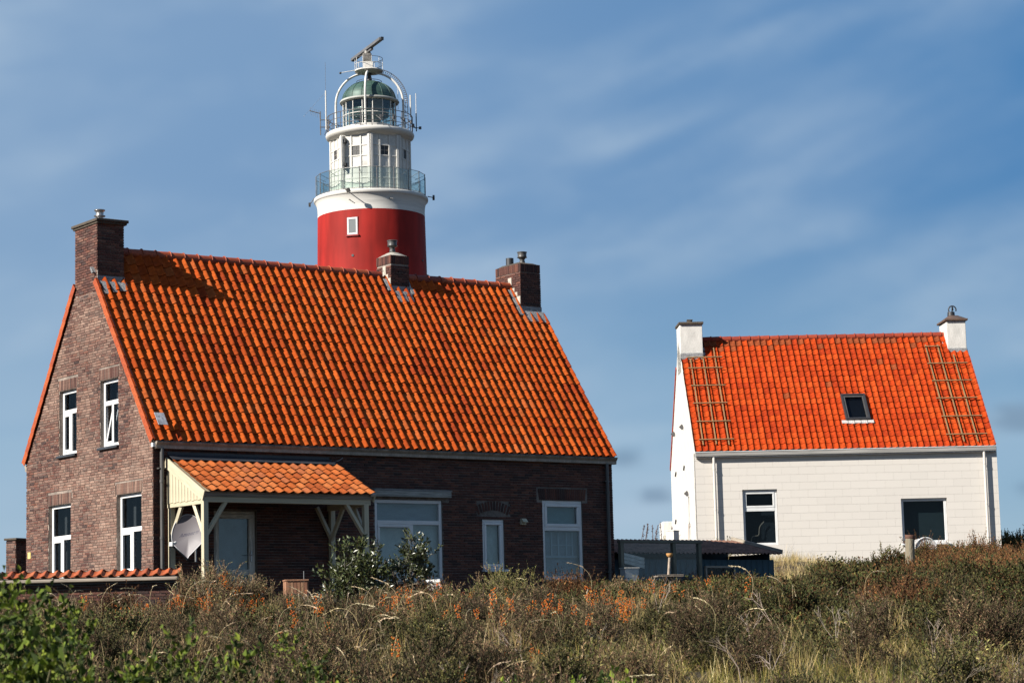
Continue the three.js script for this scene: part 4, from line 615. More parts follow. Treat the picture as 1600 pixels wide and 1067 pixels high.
  for (let k = 0; k < 5; k++) put(L, 'rail_bracket', [rod(at(0.15 + k * 0.32, 3.2, y(39.4)), at(0.25 + k * 0.32, 3.5, y(39.0)), 0.03, 5), rbox(-0.08, 0.08, -0.12, 0.12, -0.06, 0.06, 0.02).applyMatrix4(place(at(0.25 + k * 0.32, 3.3, y(39.3)), [0, 0.2 + k * 0.3, 0]))], M.zinc);
}

// ------------------------------------------------------------------ the blue shed dug into the dune, and the glazed wind screen in front of it
{
  const turn = HTURN, gy = 0.95, S = thing('garden_shed', 'low dark blue shed with brown corrugated roof between the two houses', 'shed', [SHED.x, gy, SHED.z], turn);   // local: x along the front (to the left is negative), z out
  const y = (v) => v - gy, l = SHED.len;
  const blue = std(rgb(0.03, 0.085, 0.115), { roughness: 0.7, map: mottle });
  for (let k = 0; k < 28; k++) put(S, 'board', rbox(-l + k * l / 28 + 0.004, -l + (k + 1) * l / 28 - 0.004, -0.3, y(2.2) - 0.06, -0.16 - (k % 2) * 0.006, -0.13, 0.004), blue);
  put(S, 'side_wall', box(-0.17, -0.13, -0.3, y(2.3), -1.7, -0.14), blue); put(S, 'side_wall', box(-l, -l + 0.04, -0.3, y(2.3), -1.7, -0.165), blue); put(S, 'back_wall', box(-l + 0.05, -0.18, -0.3, y(2.62), -1.76, -1.7), blue);
  const pts = [], uv = [], idx = [], nx = 240, wave = 0.021;
  for (let j = 0; j <= 1; j++) for (let i = 0; i <= nx; i++) { const x = -l - 0.1 + i / nx * (l + 0.15), z = lerp(0.12, -1.78, j), yy = lerp(y(2.29), y(2.72), j) + wave * Math.sin(x / 0.145 * 2 * Math.PI); pts.push(x, yy, z); uv.push(x, z); }
  for (let i = 0; i < nx; i++) idx.push(i, i + 1, i + nx + 1, i + 1, i + nx + 2, i + nx + 1);
  const cg = new THREE.BufferGeometry(); cg.setAttribute('position', new THREE.Float32BufferAttribute(pts, 3)); cg.setAttribute('uv', new THREE.Float32BufferAttribute(uv, 2)); cg.setIndex(idx); cg.computeVertexNormals();
  const under = cg.clone().translate(0, -0.012, 0);
  put(S, 'roof', [cg, under], std(rgb(0.26, 0.13, 0.085), { map: mottle, roughness: 1 }));
  put(S, 'barge_board', beam([0.05, y(2.33), 0.14], [0.05, y(2.77), -1.8], 0.05, 0.11), std(rgb(0.42, 0.36, 0.28), { map: mottle }));
  windowPart(S, { x0: -2.42, x1: -1.4, y0: y(1.3), y1: y(1.98), f: 0.06, z: -0.06, mat: M.fascia, panes: [[-2.37, -1.45, y(1.35), y(1.93), glassDim, M.black]] });
  put(S, 'boarded_gable', [0, 1, 2].map((k) => beam([-l + 0.2, y(2.26 - 0.09 * k), 0.2], [-l + 0.95, y(2.12 - 0.09 * k), 0.2], 0.03, 0.08)), M.creamPale);
  // wind screen: posts, rails and three panes, running on from the corner of the brick house
  const c = V(LEN + 0.12, 0, 0.0).applyAxisAngle(V(0, 1, 0), HTURN).add(V(...HPOS));
  const P = thing('wind_screen', 'glass garden wind screen with grey green timber frame beside the brick house corner', 'wind screen', [c.x, 1.0, c.z], turn), wood = std(rgb(0.17, 0.165, 0.125), { map: mottle });
  const h1 = 1.45, h0 = 0.36, w = [0.03, 1.62, 2.42];
  for (const u of w) put(P, 'post', rbox(u - 0.05, u + 0.05, -0.5, h1 - 0.06, -0.05, 0.05, 0.006), wood);
  put(P, 'top_rail', rbox(-0.04, 2.5, h1 - 0.058, h1, -0.06, 0.06, 0.006), wood);
  for (let k = 0; k < 2; k++) { put(P, 'bottom_rail', rbox(w[k] + 0.051, w[k + 1] - 0.051, h0 - 0.06, h0, -0.04, 0.04, 0.006), wood); put(P, 'pane', box(w[k] + 0.045, w[k + 1] - 0.045, h0, h1 - 0.06, -0.006, 0.006), glassScreen); }
}
const ground0 = (x, z, dy = 0) => [x, groundY(x, z) + dy, z];
// pixel-free placing: a bearing (sideways metres per metre of distance) and a distance
const spot = (b, d, dy = 0) => ground0(b * d, -d, dy);
{
  const wood = std(rgb(0.33, 0.27, 0.21), { map: mottle, bumpMap: grit, bumpScale: 0.01 });
  const pos = [0.0656 * 50.5, 1.44, -50.5], g = groundY(pos[0], pos[2]);
  const b = thing('bird_table', 'weathered wooden bird table with upright stick and small feeding cup', 'bird table', [pos[0], g, pos[2]], 0.3), h = 1.5 - g;
  put(b, 'post', rod([0, -0.2, 0], [0, h - 0.02, 0], 0.035, 8), wood);
  put(b, 'tray', [rbox(-0.33, 0.28, h - 0.02, h + 0.01, -0.16, 0.16, 0.006), rbox(-0.33, 0.28, h + 0.011, h + 0.03, 0.15, 0.165, 0.004)], wood);
  put(b, 'stick', rod([-0.02, h + 0.01, 0], [0.02, h + 0.42, 0], 0.032, 8), std(rgb(0.45, 0.36, 0.28), { map: mottle }));
  put(b, 'cup', lathe([[0.01, 0], [0.04, 0.0], [0.07, 0.04], [0.078, 0.085], [0.06, 0.085], [0.01, 0.03]], 16).translate(0.02, h + 0.41, 0), std(rgb(0.38, 0.19, 0.06)));
}
{ // white box planks left of the shed
  const p = spot(0.0483, 53.5), c = thing('white_crate', 'small white boarded crate beside the brick house corner in front of the shed', 'crate', p, 0.5), r = rng(4), top = 1.78 - p[1];
  for (let k = 0; k < 4; k++) { put(c, 'plank', rbox(-0.16, 0.16, top - 0.22 * (k + 1) + 0.006, top - 0.22 * k, 0.1, 0.12, 0.004), M.whiteRender); put(c, 'plank', rbox(-0.18, -0.16, top - 0.22 * (k + 1) + 0.006, top - 0.22 * k, -0.12, 0.12, 0.004), M.whiteRender); put(c, 'plank', rbox(0.16, 0.18, top - 0.22 * (k + 1) + 0.006, top - 0.22 * k, -0.12, 0.12, 0.004), M.whiteRender); }
  put(c, 'lid', rbox(-0.2, 0.2, top + 0.002, top + 0.025, -0.14, 0.14, 0.006), M.whiteRender); put(c, 'post', [rbox(-0.16, -0.12, -0.3, top, -0.1, 0.09, 0.004), rbox(0.12, 0.16, -0.3, top, -0.1, 0.09, 0.004)], M.whiteRender);
}
{ // garden wall with a pantile coping, in front of the gable
  const d = 43.8, x0 = -0.2245 * d, x1 = -0.1485 * d, top = 1.58, G = groundY((x0 + x1) / 2, -d);
  const t = thing('garden_wall', 'low garden wall with orange pantile coping and gutter below the brick gable', 'wall', [x0, G, -d], 0.03), w = 0.2133, n = Math.round((x1 - x0) / w), h = top - G;
  put(t, 'wall', box(0, x1 - x0, -0.4, h - 0.14, -0.34, -0.12), M.mortarDark);
  bricks(t, { rowsAt: () => [0, x1 - x0], y0: -0.3, y1: h - 0.16, color: brickTone(() => 0.02), seed: 55 }).position.z = -0.119;
  put(t, 'gutter', rbox(-0.05, x1 - x0 + 0.05, h - 0.12, h - 0.05, -0.06, 0.06, 0.02), M.fascia);
  put(t, 'fascia', box(-0.02, x1 - x0 + 0.02, h - 0.16, h - 0.03, -0.115, -0.065), M.pipeDark);
  const pal = [[0.33, 0.069, 0.017], [0.399, 0.089, 0.021], [0.385, 0.103, 0.028]].map((c) => std(rgb(...c), { roughness: 0.62, map: tileSkin })), geo = [0, 1, 2].map((k) => pantile(w, 0.3, 0.05, 0.014, 20 + k)), r = rng(56);
  for (let i = 0; i < n; i++) { const m = put(t, 'roof_tile', geo[i % 3], pal[Math.floor(r() * 3)]); m.position.set(i * w, h + 0.085 + (r() - 0.5) * 0.008, -0.26); m.rotation.set(0.42, 0, (r() - 0.5) * 0.03); const k = put(t, 'roof_tile', geo[(i + 1) % 3], pal[Math.floor(r() * 3)]); k.position.set((i + 1) * w, h + 0.085, -0.24); k.rotation.set(0.42, Math.PI, 0, 'YXZ'); }
  put(t, 'end_board', rbox(-0.14, -0.02, h - 0.16, h + 0.06, -0.2, 0.05, 0.01), M.cream);
}
{ // brick pier at the far left, beyond the gable
  const d = 54, x = -0.2170 * d, g = groundY(x, -d), top = 2.86 - g, q = thing('brick_pier', 'old brick pier with flat dark cap standing behind the left edge of the gable', 'brick pier', [x, g, -d], -0.5), w = 0.28;
  put(q, 'core', box(-w / 2, w / 2, -0.3, top - 0.05, -0.2, 0.2), M.mortarDark);
  const tone = brickTone((a, b) => 0.25 * fbm(a * 3, b * 3, 7));
  for (const [cx, cz, t, wd] of [[0, 0.2, 0, w], [w / 2, 0, Math.PI / 2, 0.4], [-w / 2, 0, -Math.PI / 2, 0.4]]) { const b = bricks(q, { rowsAt: () => [-wd / 2, wd / 2], y0: -0.2, y1: top - 0.06, color: tone, seed: 57 + t, wild: true }); b.position.set(cx, 0, cz); b.rotation.y = t; }
  put(q, 'cap', rbox(-w / 2 - 0.04, w / 2 + 0.06, top - 0.05, top, -0.26, 0.25, 0.01), M.capStone);
}
{ // slatted planter
  const p = spot(-0.0962, 42.6), t = thing('wooden_planter', 'small reddish slatted wooden planter among the bushes before the brick front', 'planter', p, 0.25), top = 1.37 - p[1], wood = [[0.36, 0.17, 0.09], [0.42, 0.22, 0.12], [0.30, 0.13, 0.07]].map((c) => std(rgb(...c), { map: mottle }));
  for (const s of [0, 1, 2, 3]) for (let k = 0; k < 6; k++) { const m = put(t, 'slat', rbox(-0.19 + k * 0.064, -0.135 + k * 0.064, -0.1, top - 0.03, 0.19, 0.205, 0.004), wood[(k + s) % 3]); m.rotation.y = s * Math.PI / 2; }
  put(t, 'rim', [rbox(-0.21, 0.21, top - 0.03, top, 0.17, 0.22, 0.004), rbox(-0.21, 0.21, top - 0.03, top, -0.22, -0.17, 0.004), rbox(-0.22, -0.18, top - 0.029, top + 0.001, -0.169, 0.169, 0.004), rbox(0.18, 0.22, top - 0.029, top + 0.001, -0.169, 0.169, 0.004)], wood[0]);
  put(t, 'soil', box(-0.18, 0.18, -0.1, top - 0.06, -0.18, 0.18), std(rgb(0.03, 0.022, 0.016), { map: mottle }));
  put(t, 'cane', rod([0.17, top - 0.1, -0.1], [0.17, top + 0.16, -0.1], 0.01, 5), M.steel);
}
{ // a white slatted garden chair under the French window, mostly hidden
  const p = spot(-0.0335, 43.6), c = thing('garden_chair', 'white slatted garden chair half hidden by bushes below the large front window', 'chair', p, 2.6), w = M.whiteFrame; c.scale.setScalar(0.74); const up = Math.max(0.05, 1.02 - p[1]);
  for (const x of [-0.2, 0.2]) for (const z of [-0.18, 0.2]) put(c, 'leg', rod([x, -0.05, z * 1.15], [x, 0.36 + up * 0.2, z], 0.018, 6), w);
  for (let k = 0; k < 5; k++) put(c, 'seat_slat', rbox(-0.23, 0.23, 0.37 + up * 0.2, 0.39 + up * 0.2, -0.2 + k * 0.085, -0.13 + k * 0.085, 0.005), w);
  for (let k = 0; k < 4; k++) put(c, 'back_slat', beam([-0.17 + k * 0.113, 0.42 + up * 0.2, -0.2], [-0.17 + k * 0.113, 0.86 + up * 0.1, -0.33], 0.075, 0.02), w);
  put(c, 'top_rail', beam([-0.22, 0.88 + up * 0.1, -0.34], [0.22, 0.88 + up * 0.1, -0.34], 0.03, 0.07), w);
}
{ // leaning fence post on the right
  const d = 64, b = 0.1695, p = [b * d, 0, -d], top = (1000 - 839) / 3598 * d, g = Math.min(groundY(p[0], p[2]), 1.75), t = thing('fence_post', 'weathered grey round fence post leaning before the right window of the white house', 'post', [p[0], g, p[2]]), h = top - g;
  put(t, 'post', lathe([[0.001, -0.4], [0.125, -0.4], [0.135, h * 0.4], [0.13, h - 0.14], [0.128, h], [0.001, h]], 14), std(rgb(0.16, 0.14, 0.105), { map: tex(256, (u, v) => { const s = 0.62 + 0.75 * tnoise(u, v * 0.1, 40, 91, 3); return [s, s * 0.97, s * 0.92]; }), bumpMap: grit, bumpScale: 0.015 })); t.rotation.z = -0.045;
  put(t, 'cap', lathe([[0.132, h - 0.1], [0.14, h - 0.09], [0.14, h - 0.005], [0.135, h + 0.006], [0.001, h + 0.006]], 14), std(rgb(0.14, 0.06, 0.035), { map: mottle }));
  const q = thing('white_tub', 'round white garden tub upended behind the leaning fence post', 'tub', spot(0.1757, 68.5), 0.2), k = Math.max(0.2, (999 - 840) / 3598 * 68.5 - q.position.y);
  put(q, 'drum', new THREE.CylinderGeometry(0.34, 0.34, 0.5, 28).rotateX(Math.PI / 2).translate(0, k - 0.4, 0), M.whiteFrame); put(q, 'rim', new THREE.TorusGeometry(0.34, 0.025, 6, 36).translate(0, k - 0.4, 0.25), M.whiteFrame);
  put(q, 'stand', [rbox(-0.3, -0.2, -0.2, k - 0.6, -0.2, 0.2, 0.01), rbox(0.2, 0.3, -0.2, k - 0.6, -0.2, 0.2, 0.01)], M.fascia);
}
{ // squat white pillar on the dune by the white gable
  const d = 72.5, p = [0.0675 * d, 0, -d], g = groundY(p[0], p[2]), t = thing('white_pillar', 'squat white square pillar on the dune left of the white gable', 'pillar', [p[0], g, p[2]], 0.9), top = (1008.5 - 831) / 3598 * d - g;
  put(t, 'shaft', rbox(-0.15, 0.15, -0.3, top - 0.03, -0.15, 0.15, 0.01), M.whiteRender); put(t, 'cap', rbox(-0.165, 0.165, top - 0.03, top, -0.165, 0.165, 0.008), M.whiteRender);
}

// ------------------------------------------------------------------ plants
function leafGeo(list) {   // list of {p, dir, side, l, w, c, bend}: each leaf two folded pairs of faces
  const pos = [], col = [];
  for (const { p, dir, side, l, w, c, bend = 0.15 } of list) {
    const up = V(0, 1, 0).cross(dir).length() > 0.01 ? dir.clone().cross(side).normalize() : V(0, 0, 1);
    const a = p, m = p.clone().addScaledVector(dir, l * 0.5), t = p.clone().addScaledVector(dir, l).addScaledVector(up, -bend * l), L = m.clone().addScaledVector(side, w / 2).addScaledVector(up, w * 0.22), Rr = m.clone().addScaledVector(side, -w / 2).addScaledVector(up, w * 0.22);
    for (const q of [a, L, t, a, t, Rr]) { pos.push(q.x, q.y, q.z); col.push(...c); }
  }
  const g = new THREE.BufferGeometry(); g.setAttribute('position', new THREE.Float32BufferAttribute(pos, 3)); g.setAttribute('color', new THREE.Float32BufferAttribute(col, 3)); g.computeVertexNormals(); return g;
}
function colored(g, c) { const q = g.index ? g.toNonIndexed() : g; q.deleteAttribute('uv'); const n = q.attributes.position.count, a = new Float32Array(n * 3); for (let i = 0; i < n; i++) a.set(c, i * 3); q.setAttribute('color', new THREE.BufferAttribute(a, 3)); return q; }
const rv3 = (r) => { const z = r() * 2 - 1, a = r() * Math.PI * 2, s = Math.sqrt(1 - z * z); return V(s * Math.cos(a), z, s * Math.sin(a)); };
// a sprig: thin stems fanning up from one point, each set with narrow or broad leaves
function sprig(seed, o) {
  const r = rng(seed), leaves = [], stems = [];
  for (let s = 0; s < o.stems; s++) {
    const az = r() * Math.PI * 2, lean = o.spread * (0.35 + 0.65 * r()), len = o.len * (0.65 + 0.5 * r()), d0 = V(Math.cos(az) * Math.sin(lean), Math.cos(lean), Math.sin(az) * Math.sin(lean)), d1 = d0.clone().addScaledVector(rv3(r), 0.35).normalize();
    const pt = (t) => d0.clone().multiplyScalar(len * t).addScaledVector(d1, len * 0.35 * t * t);
    const e = pt(1), mid = pt(0.5);
    stems.push(colored(rod([0, 0, 0], mid.toArray(), o.stem, 3, o.stem * 0.7), o.stemColor), colored(rod(mid.toArray(), e.toArray(), o.stem * 0.7, 3, o.stem * 0.3), o.stemColor));
    for (let k = 0; k < o.leaves; k++) {
      const t = lerp(o.from ?? 0.25, 1, (k + r()) / o.leaves), p = pt(t), dir = rv3(r).addScaledVector(d0, 0.9).add(V(0, o.lift ?? 0.25, 0)).normalize(), side = dir.clone().cross(rv3(r)).normalize(), c = o.colors[Math.floor(r() * o.colors.length)], k2 = 0.75 + 0.5 * r();
      leaves.push({ p, dir, side, l: o.l * (0.6 + 0.7 * r()), w: o.w * (0.7 + 0.5 * r()), c: c.map((v) => v * k2), bend: (o.bend ?? 0.15) * r() });
    }
  }
  return merge([leafGeo(leaves), ...stems]);
}
function tuft(seed, o) {   // grass blades
  const r = rng(seed), pos = [], col = [];
  for (let b = 0; b < o.n; b++) {
    const az = r() * Math.PI * 2, lean = o.spread * r(), len = o.len * (0.5 + 0.6 * r()), c = o.colors[Math.floor(r() * o.colors.length)], droop = o.droop * (0.3 + r()), x0 = (r() - 0.5) * o.base, z0 = (r() - 0.5) * o.base, sx = -Math.sin(az), sz = Math.cos(az);
    let q = []; for (let i = 0; i <= 3; i++) { const t = i / 3, out = Math.sin(lean) * len * t + droop * len * t * t * 0.5, y = Math.cos(lean) * len * t - droop * len * t * t * t * 0.5; q.push([x0 + Math.cos(az) * out, y, z0 + Math.sin(az) * out, o.w * (1 - t * 0.85)]); }
    const k2 = 0.75 + 0.5 * r();
    for (let i = 0; i < 3; i++) { const [a, c2] = [q[i], q[i + 1]], L = (p, s) => [p[0] + sx * p[3] * s, p[1], p[2] + sz * p[3] * s]; for (const v of [L(a, -0.5), L(a, 0.5), L(c2, 0.5), L(a, -0.5), L(c2, 0.5), L(c2, -0.5)]) { pos.push(...v); col.push(...c.map((x) => x * k2)); } }
  }
  const g = new THREE.BufferGeometry(); g.setAttribute('position', new THREE.Float32BufferAttribute(pos, 3)); g.setAttribute('color', new THREE.Float32BufferAttribute(col, 3)); g.computeVertexNormals(); return g;
}
const leafMat = new THREE.MeshPhysicalMaterial({ color: rgb(1, 1, 1), vertexColors: true, roughness: 0.8, specularIntensity: 0.4, side: THREE.DoubleSide });
const leafGreen = new THREE.MeshPhysicalMaterial({ color: rgb(1, 1, 1), vertexColors: true, roughness: 0.8, specularIntensity: 0.3, transmission: 0.25, thickness: 0, side: THREE.DoubleSide });
const leafGloss = new THREE.MeshPhysicalMaterial({ color: rgb(1, 1, 1), vertexColors: true, roughness: 0.38, side: THREE.DoubleSide });
const K = {
  thorn: [0, 1, 2, 3].map((k) => sprig(200 + k, { stems: 6, spread: 0.75, len: 0.34, stem: 0.005, stemColor: [0.14, 0.09, 0.058], leaves: 15, l: 0.05, w: 0.014, colors: [[0.20, 0.14, 0.075], [0.13, 0.12, 0.05], [0.32, 0.235, 0.13], [0.17, 0.095, 0.055], [0.08, 0.085, 0.032]] })),
  olive: [0, 1, 2].map((k) => sprig(220 + k, { stems: 6, spread: 0.8, len: 0.3, stem: 0.005, stemColor: [0.09, 0.075, 0.05], leaves: 16, l: 0.05, w: 0.02, colors: [[0.12, 0.12, 0.035], [0.07, 0.08, 0.022], [0.19, 0.17, 0.06], [0.13, 0.095, 0.035]] })),
  rose: [0, 1, 2].map((k) => sprig(230 + k, { stems: 6, spread: 0.9, len: 0.32, stem: 0.006, stemColor: [0.10, 0.05, 0.03], leaves: 15, l: 0.052, w: 0.032, colors: [[0.06, 0.07, 0.018], [0.035, 0.045, 0.013], [0.12, 0.115, 0.035], [0.12, 0.06, 0.02]] })),
  rust: [0, 1].map((k) => sprig(240 + k, { stems: 7, spread: 0.5, len: 0.42, stem: 0.006, stemColor: [0.17, 0.085, 0.04], leaves: 11, l: 0.055, w: 0.024, colors: [[0.16, 0.06, 0.022], [0.11, 0.05, 0.02], [0.20, 0.10, 0.035], [0.07, 0.06, 0.02]] })),
  bramble: [0, 1, 2].map((k) => sprig(250 + k, { stems: 5, spread: 1.0, len: 0.3, stem: 0.004, stemColor: [0.12, 0.12, 0.04], leaves: 8, l: 0.082, w: 0.06, colors: [[0.10, 0.14, 0.014], [0.05, 0.075, 0.01], [0.15, 0.18, 0.02], [0.025, 0.04, 0.008]] })),
  laurel: [0, 1].map((k) => sprig(260 + k, { stems: 4, spread: 0.8, len: 0.26, stem: 0.006, stemColor: [0.07, 0.055, 0.03], leaves: 8, l: 0.085, w: 0.042, colors: [[0.06, 0.075, 0.022], [0.045, 0.06, 0.018], [0.085, 0.095, 0.03]] })),
  straw: [0, 1, 2].map((k) => tuft(270 + k, { n: 16, spread: 0.7, len: 0.5, base: 0.2, w: 0.007, droop: 0.5, colors: [[0.46, 0.34, 0.15], [0.36, 0.26, 0.11], [0.27, 0.21, 0.07], [0.56, 0.44, 0.24]] })),
  green: [0, 1, 2].map((k) => tuft(280 + k, { n: 18, spread: 0.8, len: 0.36, base: 0.22, w: 0.007, droop: 0.6, colors: [[0.20, 0.19, 0.035], [0.28, 0.22, 0.05], [0.12, 0.14, 0.025], [0.38, 0.28, 0.09]] })),
  twig: [0, 1, 2].map((k) => { const r = rng(290 + k), g = []; const grow = (p, d, l, w, n) => { const e = p.clone().addScaledVector(d, l); g.push(colored(rod(p.toArray(), e.toArray(), w, 4, w * 0.65), [0.33, 0.27, 0.22])); if (n) for (let i = 0; i < 2 + (r() < 0.4); i++) grow(e, d.clone().addScaledVector(rv3(r), 0.62).add(V(0, 0.12, 0)).normalize(), l * (0.55 + 0.3 * r()), w * 0.62, n - 1); }; grow(V(0, -0.1, 0), V(r() - 0.5, 1.6, r() - 0.5).normalize(), 0.42, 0.011, 3); return merge(g); }),
  plume: [0, 1, 2].map((k) => { const r = rng(300 + k), pts = [], bend = 0.20 + 0.14 * r(); for (let i = 0; i <= 10; i++) { const t = i / 10; pts.push([bend * t * t * t * 1.9, 0.72 * t - 0.2 * t * t * t * t * (1 + r() * 0.2), 0]); } const g = [colored(tube(pts, 0.0035, 16, 3), [0.38, 0.30, 0.17])]; const cv = new THREE.CatmullRomCurve3(pts.map((p) => V(...p))); for (let i = 0; i < 46; i++) { const t = 0.74 + 0.26 * r(), p = cv.getPoint(t), d = cv.getTangent(t).addScaledVector(rv3(r), 0.45).normalize(); g.push(leafGeo([{ p, dir: d, side: d.clone().cross(rv3(r)).normalize(), l: 0.035, w: 0.010, c: [0.62, 0.50, 0.33], bend: 0 }])); } return merge(g); }),
  berry: [0, 1].map((k) => { const r = rng(310 + k), g = []; for (let i = 0; i < 26; i++) { const a = r() * 6.3, h = r() * 0.26; g.push(colored(new THREE.OctahedronGeometry(0.011 + 0.006 * r(), 0).translate(Math.cos(a) * 0.05 * (1 + h) + h * 0.15, h, Math.sin(a) * 0.05 + h * 0.1), r() < 0.75 ? [0.55, 0.13, 0.018] : [0.55, 0.27, 0.04])); } const l = []; for (let i = 0; i < 12; i++) { const d = rv3(r).add(V(0, 0.5, 0)).normalize(); l.push({ p: V((r() - 0.5) * 0.14, r() * 0.28, (r() - 0.5) * 0.14), dir: d, side: d.clone().cross(rv3(r)).normalize(), l: 0.05, w: 0.016, c: r() < 0.4 ? [0.42, 0.12, 0.03] : [0.17, 0.13, 0.08] }); } g.push(leafGeo(l)); return merge(g); }),
};
// how high the scrub stands over the ground, and which kind grows where
const scrubH = (x, d) => { const n = fbm(x * 0.85 + 5, d * 0.62 + 2, 3, 2), m = fbm(x * 1.9 + 9, d * 1.5, 6, 2); return clamp(0.02 + 1.25 * smooth(0.36, 0.64, n) + 0.5 * (m - 0.5), 0.02, 1.25) * lerp(0.74, 0.44, smooth(28, 42, d)) * (1 - 0.55 * smooth(34, 40, d) * smooth(0.03, 0.045, x / d) * smooth(0.095, 0.08, x / d)); };
const houseLocal = (x, z) => { const p = V(x, 0, z).sub(V(...HPOS)).applyAxisAngle(V(0, 1, 0), -HTURN); return [p.x, p.z]; };
const blocked = (x, z) => {
  const [u, w] = houseLocal(x, z); if (u > -0.25 && u < LEN + 0.25 && w < 0.45 && w > -DEP - 0.3) return true;
  if (u > 0.2 && u < 4.5 && w > 0 && w < 1.45) return true;
  const px = x - SHED.x, pz = z - SHED.z, a = px * E1.x + pz * E1.z, b = px * E2.x + pz * E2.z; if (a < 0.15 && a > -SHED.len - 0.3 && b > -0.35 && b < SHED.dep) return true;
  const q = V(x, 0, z).sub(V(...WPOS)).applyAxisAngle(V(0, 1, 0), -WTURN); if (q.x > -0.4 && q.x < WL + 0.3 && q.z < 0.15 && q.z > -WD - 1.4) return true;
  if (-z > 43.2 && -z < 44.3 && x > -0.2265 * 43.8 && x < -0.147 * 43.8) return true;
  return false;
};
const groups = { thorn: [], olive: [], rose: [], rust: [], bramble: [], straw: [], green: [], twig: [], plume: [], berry: [] };
const addPlant = (kind, x, d, dy, s, r, tint = 1, lean = 0.35) => { if (blocked(x, -d)) return; const y = groundY(x, -d) + dy, t = tint * (0.8 + 0.4 * r()); groups[kind].push({ m: place([x, y, -d], [(r() - 0.5) * lean * 2, r() * 6.28, (r() - 0.5) * lean * 2], [s, s * (0.85 + 0.3 * r()), s]), c: rgb(t * (0.95 + 0.1 * r()), t * (0.95 + 0.1 * r()), t * (0.92 + 0.14 * r())) }); };
{
  const r = rng(400);
  const zone = (x, d) => { const b = x / d; return { right: smooth(0.06, 0.115, b + 0.06 * (fbm(x * 0.35, d * 0.25, 9, 2) - 0.5)) * smooth(25, 33, d), low: smooth(35, 25, d + 12 * (fbm(x * 0.3 + 3, d * 0.22, 12, 2) - 0.5)) * smooth(-0.16, 0.02, b), left: smooth(-0.06, -0.16, b) }; };
  for (let i = 0; i < 900; i++) {   // every shrub is a mound of sprigs with its own height and colour
    const d = 15.5 * (44 / 15.5) ** (r() ** 0.9), b = (r() - 0.5) * 0.56, x = b * d, z = zone(x, d), k = r(), far = smooth(30, 42, d), gap = d > 34 && b > 0.025 && b < 0.09 ? 0.3 : 1;
    if (z.low > r() * 1.1) continue;
    const R = (0.26 + 0.5 * r() * r()) * lerp(1, 1.25, far), H = (0.26 + 0.55 * r()) * lerp(1, 0.62, far) * gap;
    const kind = z.right > r() ? (k < 0.66 ? 'rose' : k < 0.93 ? 'olive' : 'rust') : k < 0.64 ? 'thorn' : k < 0.9 ? 'olive' : k < 0.95 && d > 30 ? 'rust' : 'rose';
    const tint = (kind === 'thorn' ? 0.30 + 0.46 * r() : kind === 'rust' ? 0.36 + 0.3 * r() : 0.30 + 0.40 * r()), n = Math.round(30 + 110 * R * R + 26 * H);
    for (let q = 0; q < n; q++) {
      const v = rv3(r), up = Math.abs(v.y), f = 0.72 + 0.34 * r(), px = x + v.x * R * f, pd = d - v.z * R * f; if (blocked(px, -pd)) continue;
      const s = 0.55 + 0.45 * r(), dy = up * H * f - 0.16 * s, t = tint * (0.7 + 0.6 * r()) * (r() < 0.1 ? 2.2 : 1), y = groundY(px, -pd) + Math.max(-0.05, dy);
      groups[kind].push({ m: place([px, y, -pd], [v.z * 0.75 + (r() - 0.5) * 0.5, r() * 6.28, -v.x * 0.75 + (r() - 0.5) * 0.5], [s, s, s]), c: rgb(t, t * (0.94 + 0.1 * r()), t * (0.9 + 0.14 * r())) });
    }
  }
  for (let i = 0; i < 15000; i++) {   // grass and litter between the shrubs
    const d = 15 * (45 / 15) ** (r() ** 0.95), b = (r() - 0.5) * 0.56, x = b * d, z = zone(x, d), k = r(), patch = fbm(x * 0.7 + 31, d * 0.6, 14, 3);
    if (z.right > r()) { if (k < 0.3) addPlant(k < 0.2 ? 'rose' : 'straw', x, d, -0.04, 0.6 + 0.4 * r(), r, 0.55); continue; }
    if (z.low > r()) { addPlant(patch > 0.45 ? (k < 0.82 ? 'green' : 'straw') : (k < 0.35 ? 'straw' : k < 0.85 ? 'green' : 'olive'), x, d, -0.03, 0.6 + 0.5 * r(), r, 0.45 + 0.9 * Math.max(0, patch - 0.3)); continue; }
    if (k < 0.5) addPlant(k < 0.33 ? 'straw' : 'green', x, d, -0.03, 0.5 + 0.45 * r(), r, 0.4 + 0.6 * Math.max(0, patch - 0.25));
    else if (k < 0.58) addPlant('straw', x, d, 0.1 + 0.25 * r(), 0.7 + 0.4 * r(), r, 0.6);
  }
  // berries hang in the taller scrub, in loose groups
  for (let g = 0; g < 42; g++) { const d = 22 + 21 * r() ** 0.6, b = -0.19 + 0.285 * r(), n = 4 + Math.floor(8 * r()); for (let i = 0; i < n; i++) { const x = b * d + (r() - 0.5) * 1.3, dd = d + (r() - 0.5) * 1.3; if (!(dd > 37 && x / dd > 0.045 && x / dd < 0.09)) addPlant('berry', x, dd, scrubH(x, dd) * (0.72 + 0.25 * r()) - 0.04, 0.42 + 0.4 * r(), r, 0.8); } }
  for (let i = 0; i < 110; i++) { const d = 17 + 24 * r() ** 1.2, b = (r() - 0.5) * 0.5, x = b * d; addPlant('twig', x, d, scrubH(x, d) * 0.4 - 0.2, 0.35 + 0.4 * r(), r, 0.5 + 0.7 * r(), 0.6); }
  for (let i = 0; i < 230; i++) { const left = r() < 0.55, d = left ? 24 + 14 * r() : 22 + 18 * r(), b = left ? -0.20 + 0.15 * r() : -0.2 + 0.36 * r(), x = b * d; addPlant('plume', x, d, Math.max(0, scrubH(x, d) * 0.9 - 0.1), 0.42 + 0.36 * r(), r, 0.85, 0.4); }
